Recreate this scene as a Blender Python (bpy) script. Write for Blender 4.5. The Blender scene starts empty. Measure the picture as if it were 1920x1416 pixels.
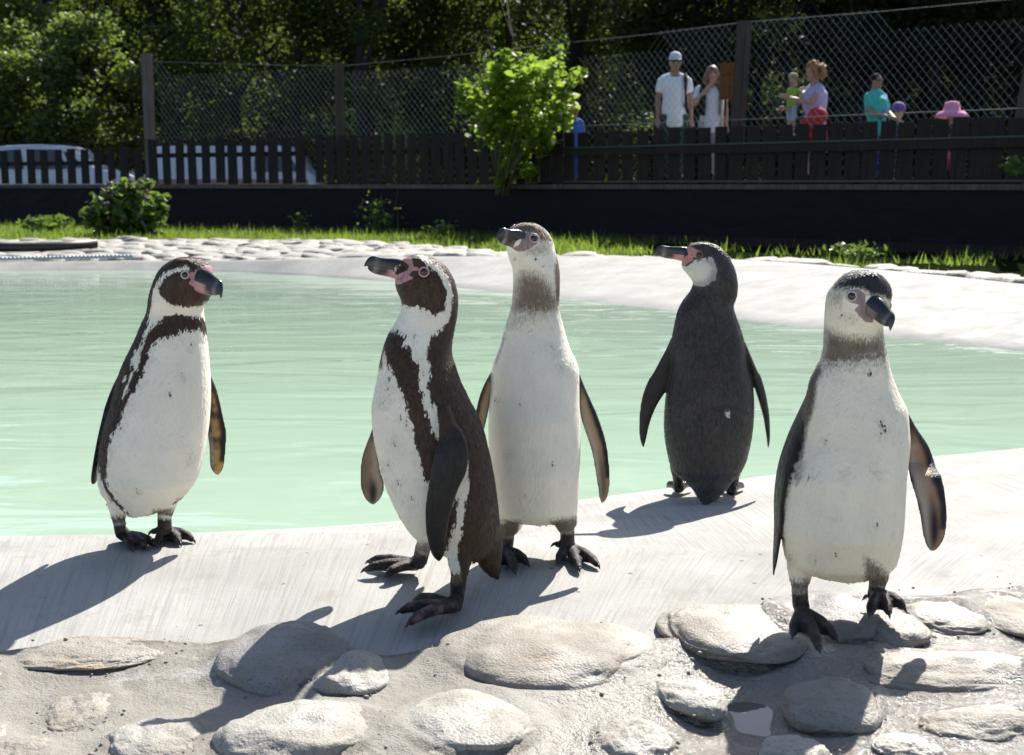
import bpy, bmesh, math, random
import numpy as np
from mathutils import Vector, Matrix, noise
from mathutils.kdtree import KDTree
from mathutils.bvhtree import BVHTree

sc = bpy.context.scene
COL = sc.collection
random.seed(7)
rng = np.random.default_rng(7)

# ------------------------------------------------------------------ camera
F_PX, CX, CY, HOR = 2400.0, 960.0, 708.0, 347.0
EYE = Vector((0.0, 0.0, 0.73))
PITCH = math.atan((CY - HOR) / F_PX)
cam_d = bpy.data.cameras.new('camera')
cam = bpy.data.objects.new('camera', cam_d)
COL.objects.link(cam)
cam.location = EYE
cam.rotation_euler = (math.pi / 2 - PITCH, 0, 0)
cam_d.sensor_width = 36.0
cam_d.lens = 36.0 * F_PX / 1920.0
cam_d.clip_start = 0.05
cam_d.clip_end = 2000.0
cam_d.dof.use_dof = True
cam_d.dof.focus_distance = 2.35
cam_d.dof.aperture_fstop = 10.0
sc.camera = cam

# ------------------------------------------------------------------ light
SUN_EL, SUN_AZ = math.radians(44.5), math.radians(25.0)     # azimuth from +Y towards +X
sunv = Vector((math.sin(SUN_AZ) * math.cos(SUN_EL), math.cos(SUN_AZ) * math.cos(SUN_EL), math.sin(SUN_EL)))
w = bpy.data.worlds.new('World')
sc.world = w
w.use_nodes = True
nt = w.node_tree
sky = nt.nodes.new('ShaderNodeTexSky')
sky.sky_type = 'NISHITA'
sky.sun_disc = False
sky.sun_elevation = SUN_EL
sky.sun_rotation = SUN_AZ
sky.dust_density = 1.2
sky.ozone_density = 1.0
nt.links.new(sky.outputs[0], nt.nodes['Background'].inputs[0])
nt.nodes['Background'].inputs[1].default_value = 0.078
sd = bpy.data.lights.new('sun', 'SUN')
sd.energy = 5.0
sd.angle = math.radians(0.5)
sd.color = (1.0, 0.95, 0.87)
so = bpy.data.objects.new('sun', sd)
COL.objects.link(so)
so.rotation_euler = sunv.to_track_quat('Z', 'Y').to_euler()
sc.view_settings.view_transform = 'Standard'
sc.view_settings.look = 'None'
sc.view_settings.gamma = 1.0
sc.view_settings.use_curve_mapping = False
sc.view_settings.exposure = 1.10
sc.cycles.use_denoising = True
sc.cycles.max_bounces = 10
sc.cycles.transparent_max_bounces = 16
sc.cycles.caustics_reflective = False
sc.cycles.sample_clamp_indirect = 6.0

# ------------------------------------------------------------------ helpers: sight lines to places
cp, sp = math.cos(PITCH), math.sin(PITCH)
def ray(px, py):
    u, v = (px - CX) / F_PX, (CY - py) / F_PX
    return Vector((u, cp + v * sp, -sp + v * cp))
def at(px, py, Y):
    d = ray(px, py); return EYE + d * ((Y - EYE.y) / d.y)
def onz(px, py, z=0.0):
    d = ray(px, py); return EYE + d * ((z - EYE.z) / d.z)
def mpp(Y, z=0.3):                      # metres per photo pixel at depth Y
    return ((Y * cp) + (EYE.z - z) * sp) / F_PX
def project(V):
    V = np.asarray(V) - np.array(EYE)
    fwd = V[:, 1] * cp - V[:, 2] * sp
    up = V[:, 1] * sp + V[:, 2] * cp
    return np.stack([CX + F_PX * V[:, 0] / fwd, CY - F_PX * up / fwd], 1)

# ------------------------------------------------------------------ helpers: objects
def tag(o, label=None, cat=None, group=None, kind=None):
    if label: o['label'] = label
    if cat: o['category'] = cat
    if group: o['group'] = group
    if kind: o['kind'] = kind
    return o
def link(name, me, mat=None, parent=None, smooth=True):
    o = bpy.data.objects.new(name, me)
    COL.objects.link(o)
    if mat is not None:
        for m in (mat if isinstance(mat, (list, tuple)) else [mat]):
            me.materials.append(m)
    if smooth:
        me.polygons.foreach_set('use_smooth', [True] * len(me.polygons))
    if parent: o.parent = parent
    return o
def mesh(name, V, Fs):
    me = bpy.data.meshes.new(name)
    me.from_pydata([tuple(v) for v in V], [], [tuple(int(i) for i in f) for f in Fs])
    me.validate(); me.update()
    return me
def mesh_np(name, V, Fq):
    V = np.asarray(V, np.float32); Fq = np.asarray(Fq, np.int32)
    k = Fq.shape[1]
    me = bpy.data.meshes.new(name)
    me.vertices.add(len(V)); me.vertices.foreach_set('co', V.ravel())
    me.loops.add(Fq.size); me.loops.foreach_set('vertex_index', Fq.ravel())
    me.polygons.add(len(Fq))
    me.polygons.foreach_set('loop_start', np.arange(0, Fq.size, k, dtype=np.int32))
    me.polygons.foreach_set('loop_total', np.full(len(Fq), k, np.int32))
    me.update(calc_edges=True); me.validate()
    return me
def fattr(me, name, arr):
    a = me.attributes.new(name, 'FLOAT', 'POINT'); a.data.foreach_set('value', np.asarray(arr, np.float32))
def cattr(me, name, arr):
    a = me.attributes.new(name, 'FLOAT_COLOR', 'POINT')
    c = np.ones((len(arr), 4), np.float32); c[:, :3] = arr
    a.data.foreach_set('color', c.ravel())
def empty(name, loc, rz=0.0):
    o = bpy.data.objects.new(name, None); COL.objects.link(o)
    o.location = loc; o.rotation_euler = (0, 0, rz); o.empty_display_size = 0.1
    return o

class MB:                                # collects simple solids into one mesh
    def __init__(s): s.V, s.F = [], []
    def add(s, V, Fs):
        b = len(s.V); s.V += [tuple(v) for v in V]; s.F += [tuple(i + b for i in f) for f in Fs]
        return s
    def box(s, c, size, M=None):
        x, y, z = [k / 2 for k in size]
        P = [Vector((sx * x, sy * y, sz * z)) for sx in (-1, 1) for sy in (-1, 1) for sz in (-1, 1)]
        if M is not None: P = [M @ p for p in P]
        P = [p + Vector(c) for p in P]
        return s.add(P, [(0, 1, 3, 2), (4, 6, 7, 5), (0, 4, 5, 1), (2, 3, 7, 6), (0, 2, 6, 4), (1, 5, 7, 3)])
    def tube(s, pts, rad, n=8, cap=True):
        V, Fs = tube_vf(pts, rad, n, cap); return s.add(V, Fs)
    def ell(s, c, r, nu=16, nv=10, M=None):
        V, Fs = ell_vf(c, r, nu, nv, M); return s.add(V, Fs)
    def build(s, name, mat, parent=None, smooth=False):
        return link(name, mesh(name, s.V, s.F), mat, parent, smooth)

def loft(rings, cap=True):
    n = len(rings[0]); V = [p for r in rings for p in r]; Fs = []
    for i in range(len(rings) - 1):
        for j in range(n):
            a, b = i * n + j, i * n + (j + 1) % n
            Fs.append((a, b, b + n, a + n))
    if cap:
        for r0, rev in ((0, True), (len(rings) - 1, False)):
            c = sum((Vector(p) for p in rings[r0]), Vector()) / n
            k = len(V); V.append(c)
            for j in range(n):
                a, b = r0 * n + j, r0 * n + (j + 1) % n
                Fs.append((b, a, k) if rev else (a, b, k))
    return V, Fs
def tube_vf(pts, rad, n=8, cap=True, flat=1.0, flat_axis=None):
    pts = [Vector(p) for p in pts]
    if not hasattr(rad, '__len__'): rad = [rad] * len(pts)
    rings = []
    up = Vector((0.13, 0.2, 0.97)).normalized()
    for i, p in enumerate(pts):
        t = (pts[min(i + 1, len(pts) - 1)] - pts[max(i - 1, 0)]).normalized()
        a = t.cross(up)
        if a.length < 0.1: a = t.cross(Vector((0, 1, 0)))
        a.normalize(); b = t.cross(a).normalized()
        rings.append([p + (a * math.cos(2 * math.pi * j / n) + b * math.sin(2 * math.pi * j / n)) * rad[i] for j in range(n)])
    return loft(rings, cap)
def ell_vf(c, r, nu=16, nv=10, M=None):
    c = Vector(c); r = r if hasattr(r, '__len__') else (r, r, r)
    V, Fs = [], []
    for i in range(1, nv):
        th = math.pi * i / nv
        for j in range(nu):
            ph = 2 * math.pi * j / nu
            V.append(Vector((r[0] * math.sin(th) * math.cos(ph), r[1] * math.sin(th) * math.sin(ph), r[2] * math.cos(th))))
    V.append(Vector((0, 0, r[2]))); V.append(Vector((0, 0, -r[2])))
    top, bot = len(V) - 2, len(V) - 1
    for i in range(nv - 2):
        for j in range(nu):
            a, b = i * nu + j, i * nu + (j + 1) % nu
            Fs.append((a, a + nu, b + nu, b))
    for j in range(nu):
        Fs.append((top, j, (j + 1) % nu)); Fs.append((bot, (nv - 2) * nu + (j + 1) % nu, (nv - 2) * nu + j))
    if M is not None: V = [M @ v for v in V]
    return [v + c for v in V], Fs
def crom(P, m, closed=False):            # Catmull-Rom through rows of numbers, m steps per span
    P = np.asarray(P, float); n = len(P); out = []
    for i in range(n if closed else n - 1):
        if closed: p0, p1, p2, p3 = P[i - 1], P[i], P[(i + 1) % n], P[(i + 2) % n]
        else: p0, p1, p2, p3 = P[max(i - 1, 0)], P[i], P[i + 1], P[min(i + 2, n - 1)]
        for k in range(m):
            t = k / m
            out.append(0.5 * (2 * p1 + (p2 - p0) * t + (2 * p0 - 5 * p1 + 4 * p2 - p3) * t * t + (3 * p1 - p0 - 3 * p2 + p3) * t ** 3))
    if not closed: out.append(P[-1])
    return np.array(out)
def sstep(a, b, x):
    t = np.clip((np.asarray(x, float) - a) / (b - a), 0, 1); return t * t * (3 - 2 * t)
def poly_sd(P, poly):                    # signed distance to a polygon, positive inside
    P = np.asarray(P, float); poly = np.asarray(poly, float)
    d = np.full(len(P), 1e9); ins = np.zeros(len(P), bool)
    for i in range(len(poly)):
        a, b = poly[i], poly[(i + 1) % len(poly)]
        ab = b - a
        t = np.clip(((P - a) @ ab) / max(ab @ ab, 1e-9), 0, 1)
        d = np.minimum(d, np.hypot(*(P - a - t[:, None] * ab).T))
        c = ((a[1] > P[:, 1]) != (b[1] > P[:, 1]))
        if abs(ab[1]) > 1e-9:
            ins ^= c & (P[:, 0] < (b[0] - a[0]) * (P[:, 1] - a[1]) / (b[1] - a[1]) + a[0])
    return np.where(ins, d, -d)

# ------------------------------------------------------------------ helpers: materials
class N:
    def __init__(s, name):
        s.m = bpy.data.materials.new(name); s.m.use_nodes = True
        s.t = s.m.node_tree; s.b = s.t.nodes['Principled BSDF']; s.o = s.t.nodes['Material Output']
        s._pos = None
    def n(s, typ, **kw):
        x = s.t.nodes.new('ShaderNode' + typ)
        for k, v in kw.items():
            if k.startswith('i_'):
                key = k[2:]; s.inp(x.inputs[int(key) if key.isdigit() else key.replace('_', ' ')], v)
            else: setattr(x, k, v)
        return x
    def inp(s, sock, v):
        if hasattr(v, 'links') or isinstance(v, bpy.types.NodeSocket): s.t.links.new(v, sock)
        else:
            if isinstance(v, tuple) and len(v) == 3 and sock.type == 'RGBA': v = v + (1.0,)
            sock.default_value = v
    def pos(s):
        if s._pos is None: s._pos = s.n('TexCoord').outputs['Object']
        return s._pos
    def attr(s, name, out='Fac'): return s.n('Attribute', attribute_name=name).outputs[out]
    def noise(s, scale, detail=3.0, vec=None, stretch=None, rough=0.55, dist=0.0):
        vec = vec or s.pos()
        if stretch: vec = s.n('Mapping', i_Vector=vec, i_Scale=stretch).outputs[0]
        return s.n('TexNoise', i_Vector=vec, i_Scale=scale, i_Detail=detail, i_Roughness=rough, i_Distortion=dist).outputs['Fac']
    def vor(s, scale, vec=None, stretch=None, feature='F1', out='Distance'):
        vec = vec or s.pos()
        if stretch: vec = s.n('Mapping', i_Vector=vec, i_Scale=stretch).outputs[0]
        return s.n('TexVoronoi', feature=feature, i_Vector=vec, i_Scale=scale).outputs[out]
    def math(s, op, a, b=0.0, c=None, clamp=False):
        x = s.n('Math', operation=op, use_clamp=clamp); s.inp(x.inputs[0], a); s.inp(x.inputs[1], b)
        if c is not None: s.inp(x.inputs[2], c)
        return x.outputs[0]
    def ramp(s, v, a, b, lo=0.0, hi=1.0, smooth=True):
        x = s.n('MapRange', interpolation_type='SMOOTHSTEP' if smooth else 'LINEAR')
        for k, q in zip(range(5), (v, a, b, lo, hi)): s.inp(x.inputs[k], q)
        return x.outputs[0]
    def mix(s, f, a, b, blend='MIX'):
        x = s.n('Mix', data_type='RGBA', blend_type=blend)
        s.inp(x.inputs[0], f); s.inp(x.inputs[6], a); s.inp(x.inputs[7], b)
        return x.outputs[2]
    def bump(s, h, strength=0.5, dist=0.01, normal=None):
        x = s.n('Bump', i_Strength=strength, i_Distance=dist, i_Height=h)
        if normal: s.inp(x.inputs['Normal'], normal)
        return x.outputs[0]
    def set(s, **kw):
        for k, v in kw.items(): s.inp(s.b.inputs[k.replace('_', ' ')], v)
        return s.m
def plain(name, col, rough=0.6, metal=0.0, var=0.25, scale=20.0, bump=0.0, spec=0.5):
    k = N(name)
    c = k.mix(k.noise(scale, 4), tuple(x * (1 - var) for x in col), tuple(min(1, x * (1 + var)) for x in col))
    k.set(Base_Color=c, Roughness=rough, Metallic=metal)
    k.b.inputs['Specular IOR Level'].default_value = spec
    if bump: k.set(Normal=k.bump(k.noise(scale * 4, 4), bump, 0.01))
    return k.m

def vcol(name, rough=0.35, spec=0.5, bump=0.0, bscale=200):
    k = N(name); k.set(Base_Color=k.attr('col', 'Color'), Roughness=rough)
    k.b.inputs['Specular IOR Level'].default_value = spec
    if bump: k.set(Normal=k.bump(k.noise(bscale, 3), bump, 0.002))
    return k.m

def remeshed(name, parts, voxel, smooth_it=4):
    """one continuous surface grown from overlapping closed shells; returns mesh"""
    V, Fs = [], []
    for pv, pf in parts:
        b = len(V); V += [tuple(v) for v in pv]; Fs += [tuple(i + b for i in f) for f in pf]
    me = mesh(name + '_src', V, Fs)
    bm = bmesh.new(); bm.from_mesh(me); bmesh.ops.recalc_face_normals(bm, faces=bm.faces); bm.to_mesh(me); bm.free()
    o = bpy.data.objects.new(name + '_src', me); COL.objects.link(o)
    r = o.modifiers.new('r', 'REMESH'); r.mode = 'VOXEL'; r.voxel_size = voxel; r.use_smooth_shade = True
    if smooth_it:
        s = o.modifiers.new('s', 'SMOOTH'); s.factor = 0.5; s.iterations = smooth_it
    dg = bpy.context.evaluated_depsgraph_get()
    out = bpy.data.meshes.new_from_object(o.evaluated_get(dg))
    out.name = name
    bpy.data.objects.remove(o); bpy.data.meshes.remove(me)
    return out, np.array(V)
def verts_np(me):
    a = np.empty(len(me.vertices) * 3, np.float32); me.vertices.foreach_get('co', a); return a.reshape(-1, 3)
def norms_np(me):
    a = np.empty(len(me.vertices) * 3, np.float32); me.vertices.foreach_get('normal', a); return a.reshape(-1, 3)
# ------------------------------------------------------------------ materials of the setting
def concrete_mat(name, base, streak, rough=0.62, water_stain=True):
    k = N(name)
    uv = k.n('UVMap', uv_map='rim').outputs[0]
    s1 = k.noise(1.0, 4, uv, (130, 3.2, 1), 0.6, 0.4)
    s2 = k.noise(1.0, 3, uv, (38, 1.3, 1), 0.6, 0.6)
    big = k.noise(3.0, 5)
    fine = k.noise(140, 4)
    c = k.mix(k.ramp(big, 0.35, 0.65), tuple(x * 0.82 for x in base), base)
    c = k.mix(k.math('MULTIPLY', k.ramp(fine, 0.5, 0.75), 0.3), c, tuple(x * 0.72 for x in base))
    blot = k.math('MULTIPLY', k.ramp(k.noise(9, 6, rough=0.7), 0.53, 0.66), 0.5)
    c = k.mix(blot, c, tuple(x * f for x, f in zip(base, (0.68, 0.66, 0.6))))
    spots = k.ramp(k.math('SUBTRACT', k.vor(11), k.math('MULTIPLY', k.noise(30), 0.06)), 0.012, 0.03, 1, 0)
    c = k.mix(k.math('MULTIPLY', spots, 0.7), c, (0.09, 0.085, 0.07))
    c = k.mix(k.math('MULTIPLY', k.ramp(s1, 0.45, 0.72), streak), c, tuple(x * 0.66 for x in base))
    h = k.math('ADD', k.math('MULTIPLY', s1, 0.8), k.math('ADD', k.math('MULTIPLY', s2, 0.7), k.math('MULTIPLY', fine, 0.35)))
    k.set(Base_Color=c, Roughness=k.ramp(k.noise(7, 4), 0.35, 0.65, rough - 0.08, rough + 0.15), Normal=k.bump(h, 0.5, 0.004))
    k.b.inputs['Specular IOR Level'].default_value = 0.06
    return k.m
M_RIM = concrete_mat('pale_concrete', (0.372, 0.366, 0.348), 0.7)

def mortar_mat():
    k = N('wet_mortar')
    big = k.noise(2.2, 5); mid = k.noise(14, 5, rough=0.65); fine = k.noise(260, 3)
    c = k.mix(k.ramp(big, 0.35, 0.65), (0.195, 0.181, 0.158), (0.25, 0.235, 0.21))
    c = k.mix(k.ramp(mid, 0.55, 0.75), c, (0.275, 0.262, 0.236))
    c = k.mix(k.math('MULTIPLY', k.ramp(k.noise(6, 5, rough=0.7), 0.56, 0.66), 0.75), c, (0.36, 0.35, 0.33))
    c = k.mix(k.math('MULTIPLY', k.ramp(fine, 0.52, 0.72), 0.55), c, (0.15, 0.133, 0.11))
    c = k.mix(k.math('MULTIPLY', k.ramp(k.noise(28, 5, rough=0.75), 0.58, 0.68), 0.5), c, (0.17, 0.155, 0.13))
    crk = k.attr('dirt_shade')  # dirt and shade painted into the creases round stones and along the joint
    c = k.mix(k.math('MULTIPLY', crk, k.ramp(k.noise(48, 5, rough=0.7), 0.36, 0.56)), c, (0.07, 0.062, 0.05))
    wet = k.math('MULTIPLY', k.attr('wet'), k.ramp(k.noise(5.0, 4), 0.25, 0.5))
    c = k.mix(k.math('MULTIPLY', wet, 0.30), c, (0.22, 0.2, 0.175))
    h = k.math('ADD', k.math('MULTIPLY', fine, 0.3), k.math('ADD', k.math('MULTIPLY', mid, 0.8), k.math('MULTIPLY', k.noise(70, 4), k.ramp(wet, 0.0, 1.0, 0.35, 1.0))))
    k.set(Base_Color=c, Roughness=k.ramp(wet, 0.0, 1.0, 0.7, 0.10), Normal=k.bump(h, 0.85, k.ramp(wet, 0.0, 1.0, 0.008, 0.013)))
    k.set(Specular_IOR_Level=k.ramp(wet, 0.1, 1.0, 0.2, 0.85))
    return k.m
M_MORTAR = mortar_mat()

def stone_mat(name, base, dark, moss=0.0):
    k = N(name)
    v = k.n('ObjectInfo').outputs['Random']
    off = k.n('VectorMath', operation='ADD'); k.inp(off.inputs[0], k.pos()); k.inp(off.inputs[1], k.n('CombineXYZ', i_X=k.math('MULTIPLY', v, 37.0), i_Y=k.math('MULTIPLY', v, 11.0)).outputs[0])
    p = off.outputs[0]
    a = k.noise(9, 5, p); f = k.noise(230, 3, p); g = k.noise(60, 4, p, rough=0.7)
    c = k.mix(k.ramp(a, 0.35, 0.65), base, tuple(x * q for x, q in zip(base, (0.86, 0.82, 0.76))))
    c = k.mix(k.math('MULTIPLY', k.ramp(f, 0.53, 0.66), 0.65), c, dark)
    c = k.mix(k.math('MULTIPLY', k.ramp(g, 0.6, 0.7), 0.6), c, dark)
    c = k.mix(k.math('MULTIPLY', v, 0.5), c, tuple(x * q for x, q in zip(base, (0.72, 0.70, 0.68))))
    if moss: c = k.mix(k.math('MULTIPLY', k.ramp(k.noise(5, 4, p), 0.6, 0.72), moss), c, (0.42, 0.29, 0.17))
    k.set(Base_Color=c, Roughness=k.ramp(a, 0.3, 0.7, 0.5, 0.78), Normal=k.bump(k.math('ADD', f, k.math('MULTIPLY', g, 0.8)), 0.6, 0.004))
    return k.m
M_STONE = stone_mat('pale_granite', (0.345, 0.332, 0.302), (0.11, 0.1, 0.088))
M_STONE_W = stone_mat('tan_stone', (0.285, 0.267, 0.236), (0.11, 0.093, 0.074), 0.5)
M_STONE_G = stone_mat('grey_stone', (0.22, 0.215, 0.21), (0.09, 0.09, 0.09))
M_EDGE = stone_mat('edging_stone', (0.32, 0.31, 0.287), (0.17, 0.155, 0.14))
M_EDGEM = plain('edging_mortar', (0.26, 0.245, 0.22), 0.8, scale=8, bump=0.5)
M_SOIL = plain('grassy_soil', (0.008, 0.013, 0.005), 1.0, scale=5, bump=0.4, spec=0.0)  # near-black green: shade of the right bank is put into this colour
M_LINER = None
def liner():
    k = N('black_plastic_liner')
    n1 = k.noise(1.6, 4, None, (1, 1, 2.0), dist=1.2)
    k.set(Base_Color=k.mix(n1, (0.010, 0.011, 0.014), (0.016, 0.017, 0.021)), Roughness=0.55, Normal=k.bump(n1, 0.35, 0.08))
    k.b.inputs['Specular IOR Level'].default_value = 0.08
    return k.m
M_LINER = liner()
def wood(name, col, rough=0.75):
    k = N(name)
    r = k.n('ObjectInfo').outputs['Random']
    g = k.noise(40, 4, None, (1, 1, 0.06)); g2 = k.noise(6, 4, None, (1, 1, 0.2))
    c = k.mix(k.ramp(g, 0.3, 0.7), tuple(x * 0.6 for x in col), tuple(x * 1.3 for x in col))
    c = k.mix(k.math('MULTIPLY', k.ramp(g2, 0.4, 0.7), 0.5), c, tuple(x * 0.55 for x in col))
    c = k.mix(k.math('MULTIPLY', r, 0.5), c, tuple(x * 0.5 for x in col))
    k.set(Base_Color=c, Roughness=rough, Normal=k.bump(g, 0.4, 0.004))
    k.b.inputs['Specular IOR Level'].default_value = 0.3
    return k.m
M_PICK = wood('dark_stained_wood', (0.021, 0.016, 0.0135))
M_POST = wood('weathered_post', (0.065, 0.052, 0.042))
M_POSTG = wood('grey_post', (0.16, 0.14, 0.125))
M_CAP = wood('grey_brown_plank', (0.11, 0.095, 0.08))
M_WIRE = plain('galvanised_wire', (0.42, 0.43, 0.43), 0.38, 0.8, scale=30)
M_RAILG = plain('green_rail_paint', (0.02, 0.045, 0.035), 0.4)

# ------------------------------------------------------------------ pool: rim, basin, water
WATER_Z = -0.085
def K0(px, py): p = onz(px, py, 0.0); return (p.x, p.y, 0.0)
near_px = [(0, 1006), (400, 998), (740, 978), (1080, 938), (1400, 897), (1700, 861), (1920, 840)]
kn = [K0(*p) for p in near_px]
crack_px = [(-400, 1216), (-150, 1212), (0, 1206), (200, 1190), (400, 1188), (560, 1198), (700, 1212), (830, 1202), (960, 1182), (1130, 1180),
            (1250, 1182), (1350, 1152), (1450, 1127), (1560, 1112), (1700, 1104), (1800, 1098), (1920, 1082), (2200, 1050), (2500, 1020)]
crack = crom([[onz(x, y, 0).x, onz(x, y, 0).y] for x, y in crack_px], 6)
def crack_y(x): return np.interp(x, crack[:, 0], crack[:, 1])
KW = [  # rim crest (x, y, z), waterline (x, y), outer edge of the smooth concrete (x, y, z)
 ((-3.2, 2.78, 0), (-3.15, 2.98), (-2.9, 1.99, -.02)),
 ((-2.0, 2.68, 0), (-2.0, 2.86), (-1.9, 2.0, -.02))]
ox = [-1.0, -0.6, -0.28, 0.07, 0.42, 0.8, 1.1]
for (x, y, z), q in zip(kn, ox):
    i_ = ox.index(q); wp = onz(near_px[i_][0], near_px[i_][1], WATER_Z); dw = (.30, .32, .42, .75, .97, 1.05, 1.05)[i_]
    KW.append(((wp.x + .03, wp.y - dw, 0), (wp.x, wp.y), (q, float(crack_y(q)) - 0.04, -0.03)))
x8, y8 = KW[-1][1][0], KW[-1][1][1] - .75
KW += [
 ((x8 + .45, y8 + .25, 0), (x8 + .45, y8 + .98), (1.6, float(crack_y(1.6)) - .04, -.03)),
 ((2.6, 4.4, 0.01), (2.45, 4.8), (2.9, 3.2, -.03)),
 ((3.2, 5.1, 0.03), (2.8, 5.3), (4.0, 4.3, -.02)),
 ((3.5, 5.9, .06), (2.75, 5.8), (4.2, 5.7, .0)),
 ((3.5, 6.9, .1), (2.55, 6.25), (4.0, 7.1, .05)),
 ((3.2, 7.9, .11), (2.15, 6.8), (3.5, 8.15, .08)),
 ((2.75, 9.2, .11), (1.67, 7.4), (3.0, 9.4, .09)),
 ((2.1, 10.5, .11), (.98, 8.45), (2.3, 10.7, .09)),
 ((1.3, 11.2, .11), (.4, 9.3), (1.4, 11.4, .09)),
 ((.2, 11.5, .1), (-.3, 10.1), (.25, 11.7, .08)),
 ((-1.0, 11.75, .08), (-1.1, 11.0), (-1.0, 11.95, .06)),
 ((-2.0, 12.1, .04), (-2.0, 11.75), (-2.0, 12.3, .02)),
 ((-3.0, 12.5, .0), (-3.0, 12.3), (-3.0, 12.65, -.01)),
 ((-5.0, 12.6, -.02), (-5.0, 12.45), (-5.0, 12.75, -.02)),
 ((-7.5, 11.8, -.02), (-7.4, 11.65), (-7.6, 12.0, -.02)),
 ((-9.0, 9.0, -.02), (-8.85, 9.0), (-9.3, 9.1, -.02)),
 ((-8.5, 5.5, -.01), (-8.3, 5.6), (-8.9, 5.2, -.02)),
 ((-6.0, 3.5, 0), (-5.9, 3.7), (-6.2, 2.7, -.02)),
 ((-4.5, 2.95, 0), (-4.45, 3.15), (-4.3, 2.1, -.02))]
MS = 8
rows = np.array([list(a) + list(b) + list(c) for a, b, c in KW])
S = crom(rows, MS, closed=True)                       # 8 columns: K xyz, W xy, O xyz
NS = len(S)
CEN = np.array([-2.2, 7.2])
def pool_rings():
    R = []
    K, W, O = S[:, :3], S[:, 3:5], S[:, 5:8]
    for f in (1.0, 0.75, 0.5, 0.25, 0.08):             # outer edge -> crest
        z = K[:, 2] + (O[:, 2] - K[:, 2]) * sstep(0.1, 1.0, np.full(NS, f))
        p = K + (O - K) * f; R.append(np.column_stack([p[:, :2], z]))
    for f in (0.0, .15, .3, .5, .7, .85, 1.0):         # crest -> waterline
        z = K[:, 2] + (WATER_Z - K[:, 2]) * (0.85 * f + 0.15 * sstep(-0.1, 1.1, np.full(NS, f)))
        if f == 0: z = K[:, 2]
        R.append(np.column_stack([K[:, :2] + (W - K[:, :2]) * f, z]))
    inw = CEN - W; L = np.hypot(*inw.T)[:, None]; inw = inw / L
    for d, z in ((.06, -.13), (.2, -.24), (.5, -.38), (1.0, -.48), (1.6, -.52)):
        dd = np.minimum(d, L[:, 0] * 0.5)[:, None]
        R.append(np.column_stack([W + inw * dd, np.full(NS, z)]))
    R.append(np.column_stack([CEN + (W - CEN) * 0.25, np.full(NS, -.55)]))
    return R
R = pool_rings()
V = np.concatenate(R); nr = len(R); Fq = []
for i in range(nr - 1):
    for j in range(NS):
        a, b = i * NS + j, i * NS + (j + 1) % NS
        Fq.append((a, a + NS, b + NS, b))
me = bpy.data.meshes.new('pool')
V2 = [tuple(v) for v in V] + [(CEN[0], CEN[1], -.55)]
F2 = Fq + [((nr - 1) * NS + j, len(V2) - 1, (nr - 1) * NS + (j + 1) % NS) for j in range(NS)]
me.from_pydata(V2, [], F2)
arc = np.concatenate([[0], np.cumsum(np.hypot(*(np.diff(S[:, :2], axis=0)).T))])
uvl = me.uv_layers.new(name='rim')
vi = np.empty(len(me.loops), np.int32); me.loops.foreach_get('vertex_index', vi)
vv = np.array(V2)
dcr = np.concatenate([np.full(NS, 0.18 * i) for i in range(nr)] + [[3.0]])
jj = np.concatenate([arc] * nr + [[0.0]])
uv = np.column_stack([jj[vi], dcr[vi]])
# the seam column: close the arc length so that no face stretches across the whole outline
uvf = uv.reshape(-1, 2).copy()
for p in me.polygons:
    us = [uvf[l][0] for l in p.loop_indices]
    if max(us) - min(us) > 5:
        for l in p.loop_indices:
            if uvf[l][0] < 1: uvf[l][0] = arc[-1] + 0.5
uvl.data.foreach_set('uv', uvf.ravel().astype(np.float32))
pool = link('pool_basin', me, None)
def basin_mat():
    k = N('pool_concrete'); 
    return k
me.materials.append(M_RIM)
tag(pool, 'smooth pale concrete pool rim and basin round the green water', kind='structure')

# water: closed body of absorbing water, its surface rippled
def water_mat():
    k = N('pool_water')
    t = k.t; t.nodes.remove(k.b)
    pos = k.pos()
    wv = k.math('ADD', k.math('MULTIPLY', k.noise(2.6, 2.5, pos, (0.42, 1.0, 1.0), 0.5, 0.7), 1.0),
                k.math('MULTIPLY', k.noise(9.0, 2, pos, (0.4, 1, 1), 0.5, 0.3), 0.09))
    bmp = k.n('Bump', i_Strength=0.42, i_Distance=0.036, i_Height=wv)
    fr = k.n('Fresnel', i_IOR=1.33, i_Normal=bmp.outputs[0])
    gl = k.n('BsdfGlossy', i_Roughness=0.03, i_Normal=bmp.outputs[0])
    tr = k.n('BsdfTransparent', i_Color=(0.97, 1.0, 0.985, 1))
    df = k.n('BsdfDiffuse', i_Color=(0.50, 0.655, 0.525, 1), i_Normal=bmp.outputs[0])
    m0 = k.n('MixShader', i_Fac=0.6); t.links.new(tr.outputs[0], m0.inputs[1]); t.links.new(df.outputs[0], m0.inputs[2])
    mx = k.n('MixShader'); t.links.new(fr.outputs[0], mx.inputs[0]); t.links.new(m0.outputs[0], mx.inputs[1]); t.links.new(gl.outputs[0], mx.inputs[2])
    t.links.new(mx.outputs[0], k.o.inputs['Surface'])
    ab = k.n('VolumeAbsorption', i_Color=(0.46, 0.84, 0.60, 1), i_Density=0.8)
    t.links.new(ab.outputs[0], k.o.inputs['Volume'])
    return k.m
M_WATER = water_mat()
wo = S[:, 3:5] + (S[:, 0:2] - S[:, 3:5]) * 0.35
wv = [(x, y, WATER_Z) for x, y in wo] + [(x, y, -0.9) for x, y in wo]
wf = [tuple(range(NS)), tuple(range(2 * NS - 1, NS - 1, -1))] + [(j, NS + j, NS + (j + 1) % NS, (j + 1) % NS) for j in range(NS)]
bmw = bmesh.new()
me = mesh('water', wv, wf)
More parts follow.
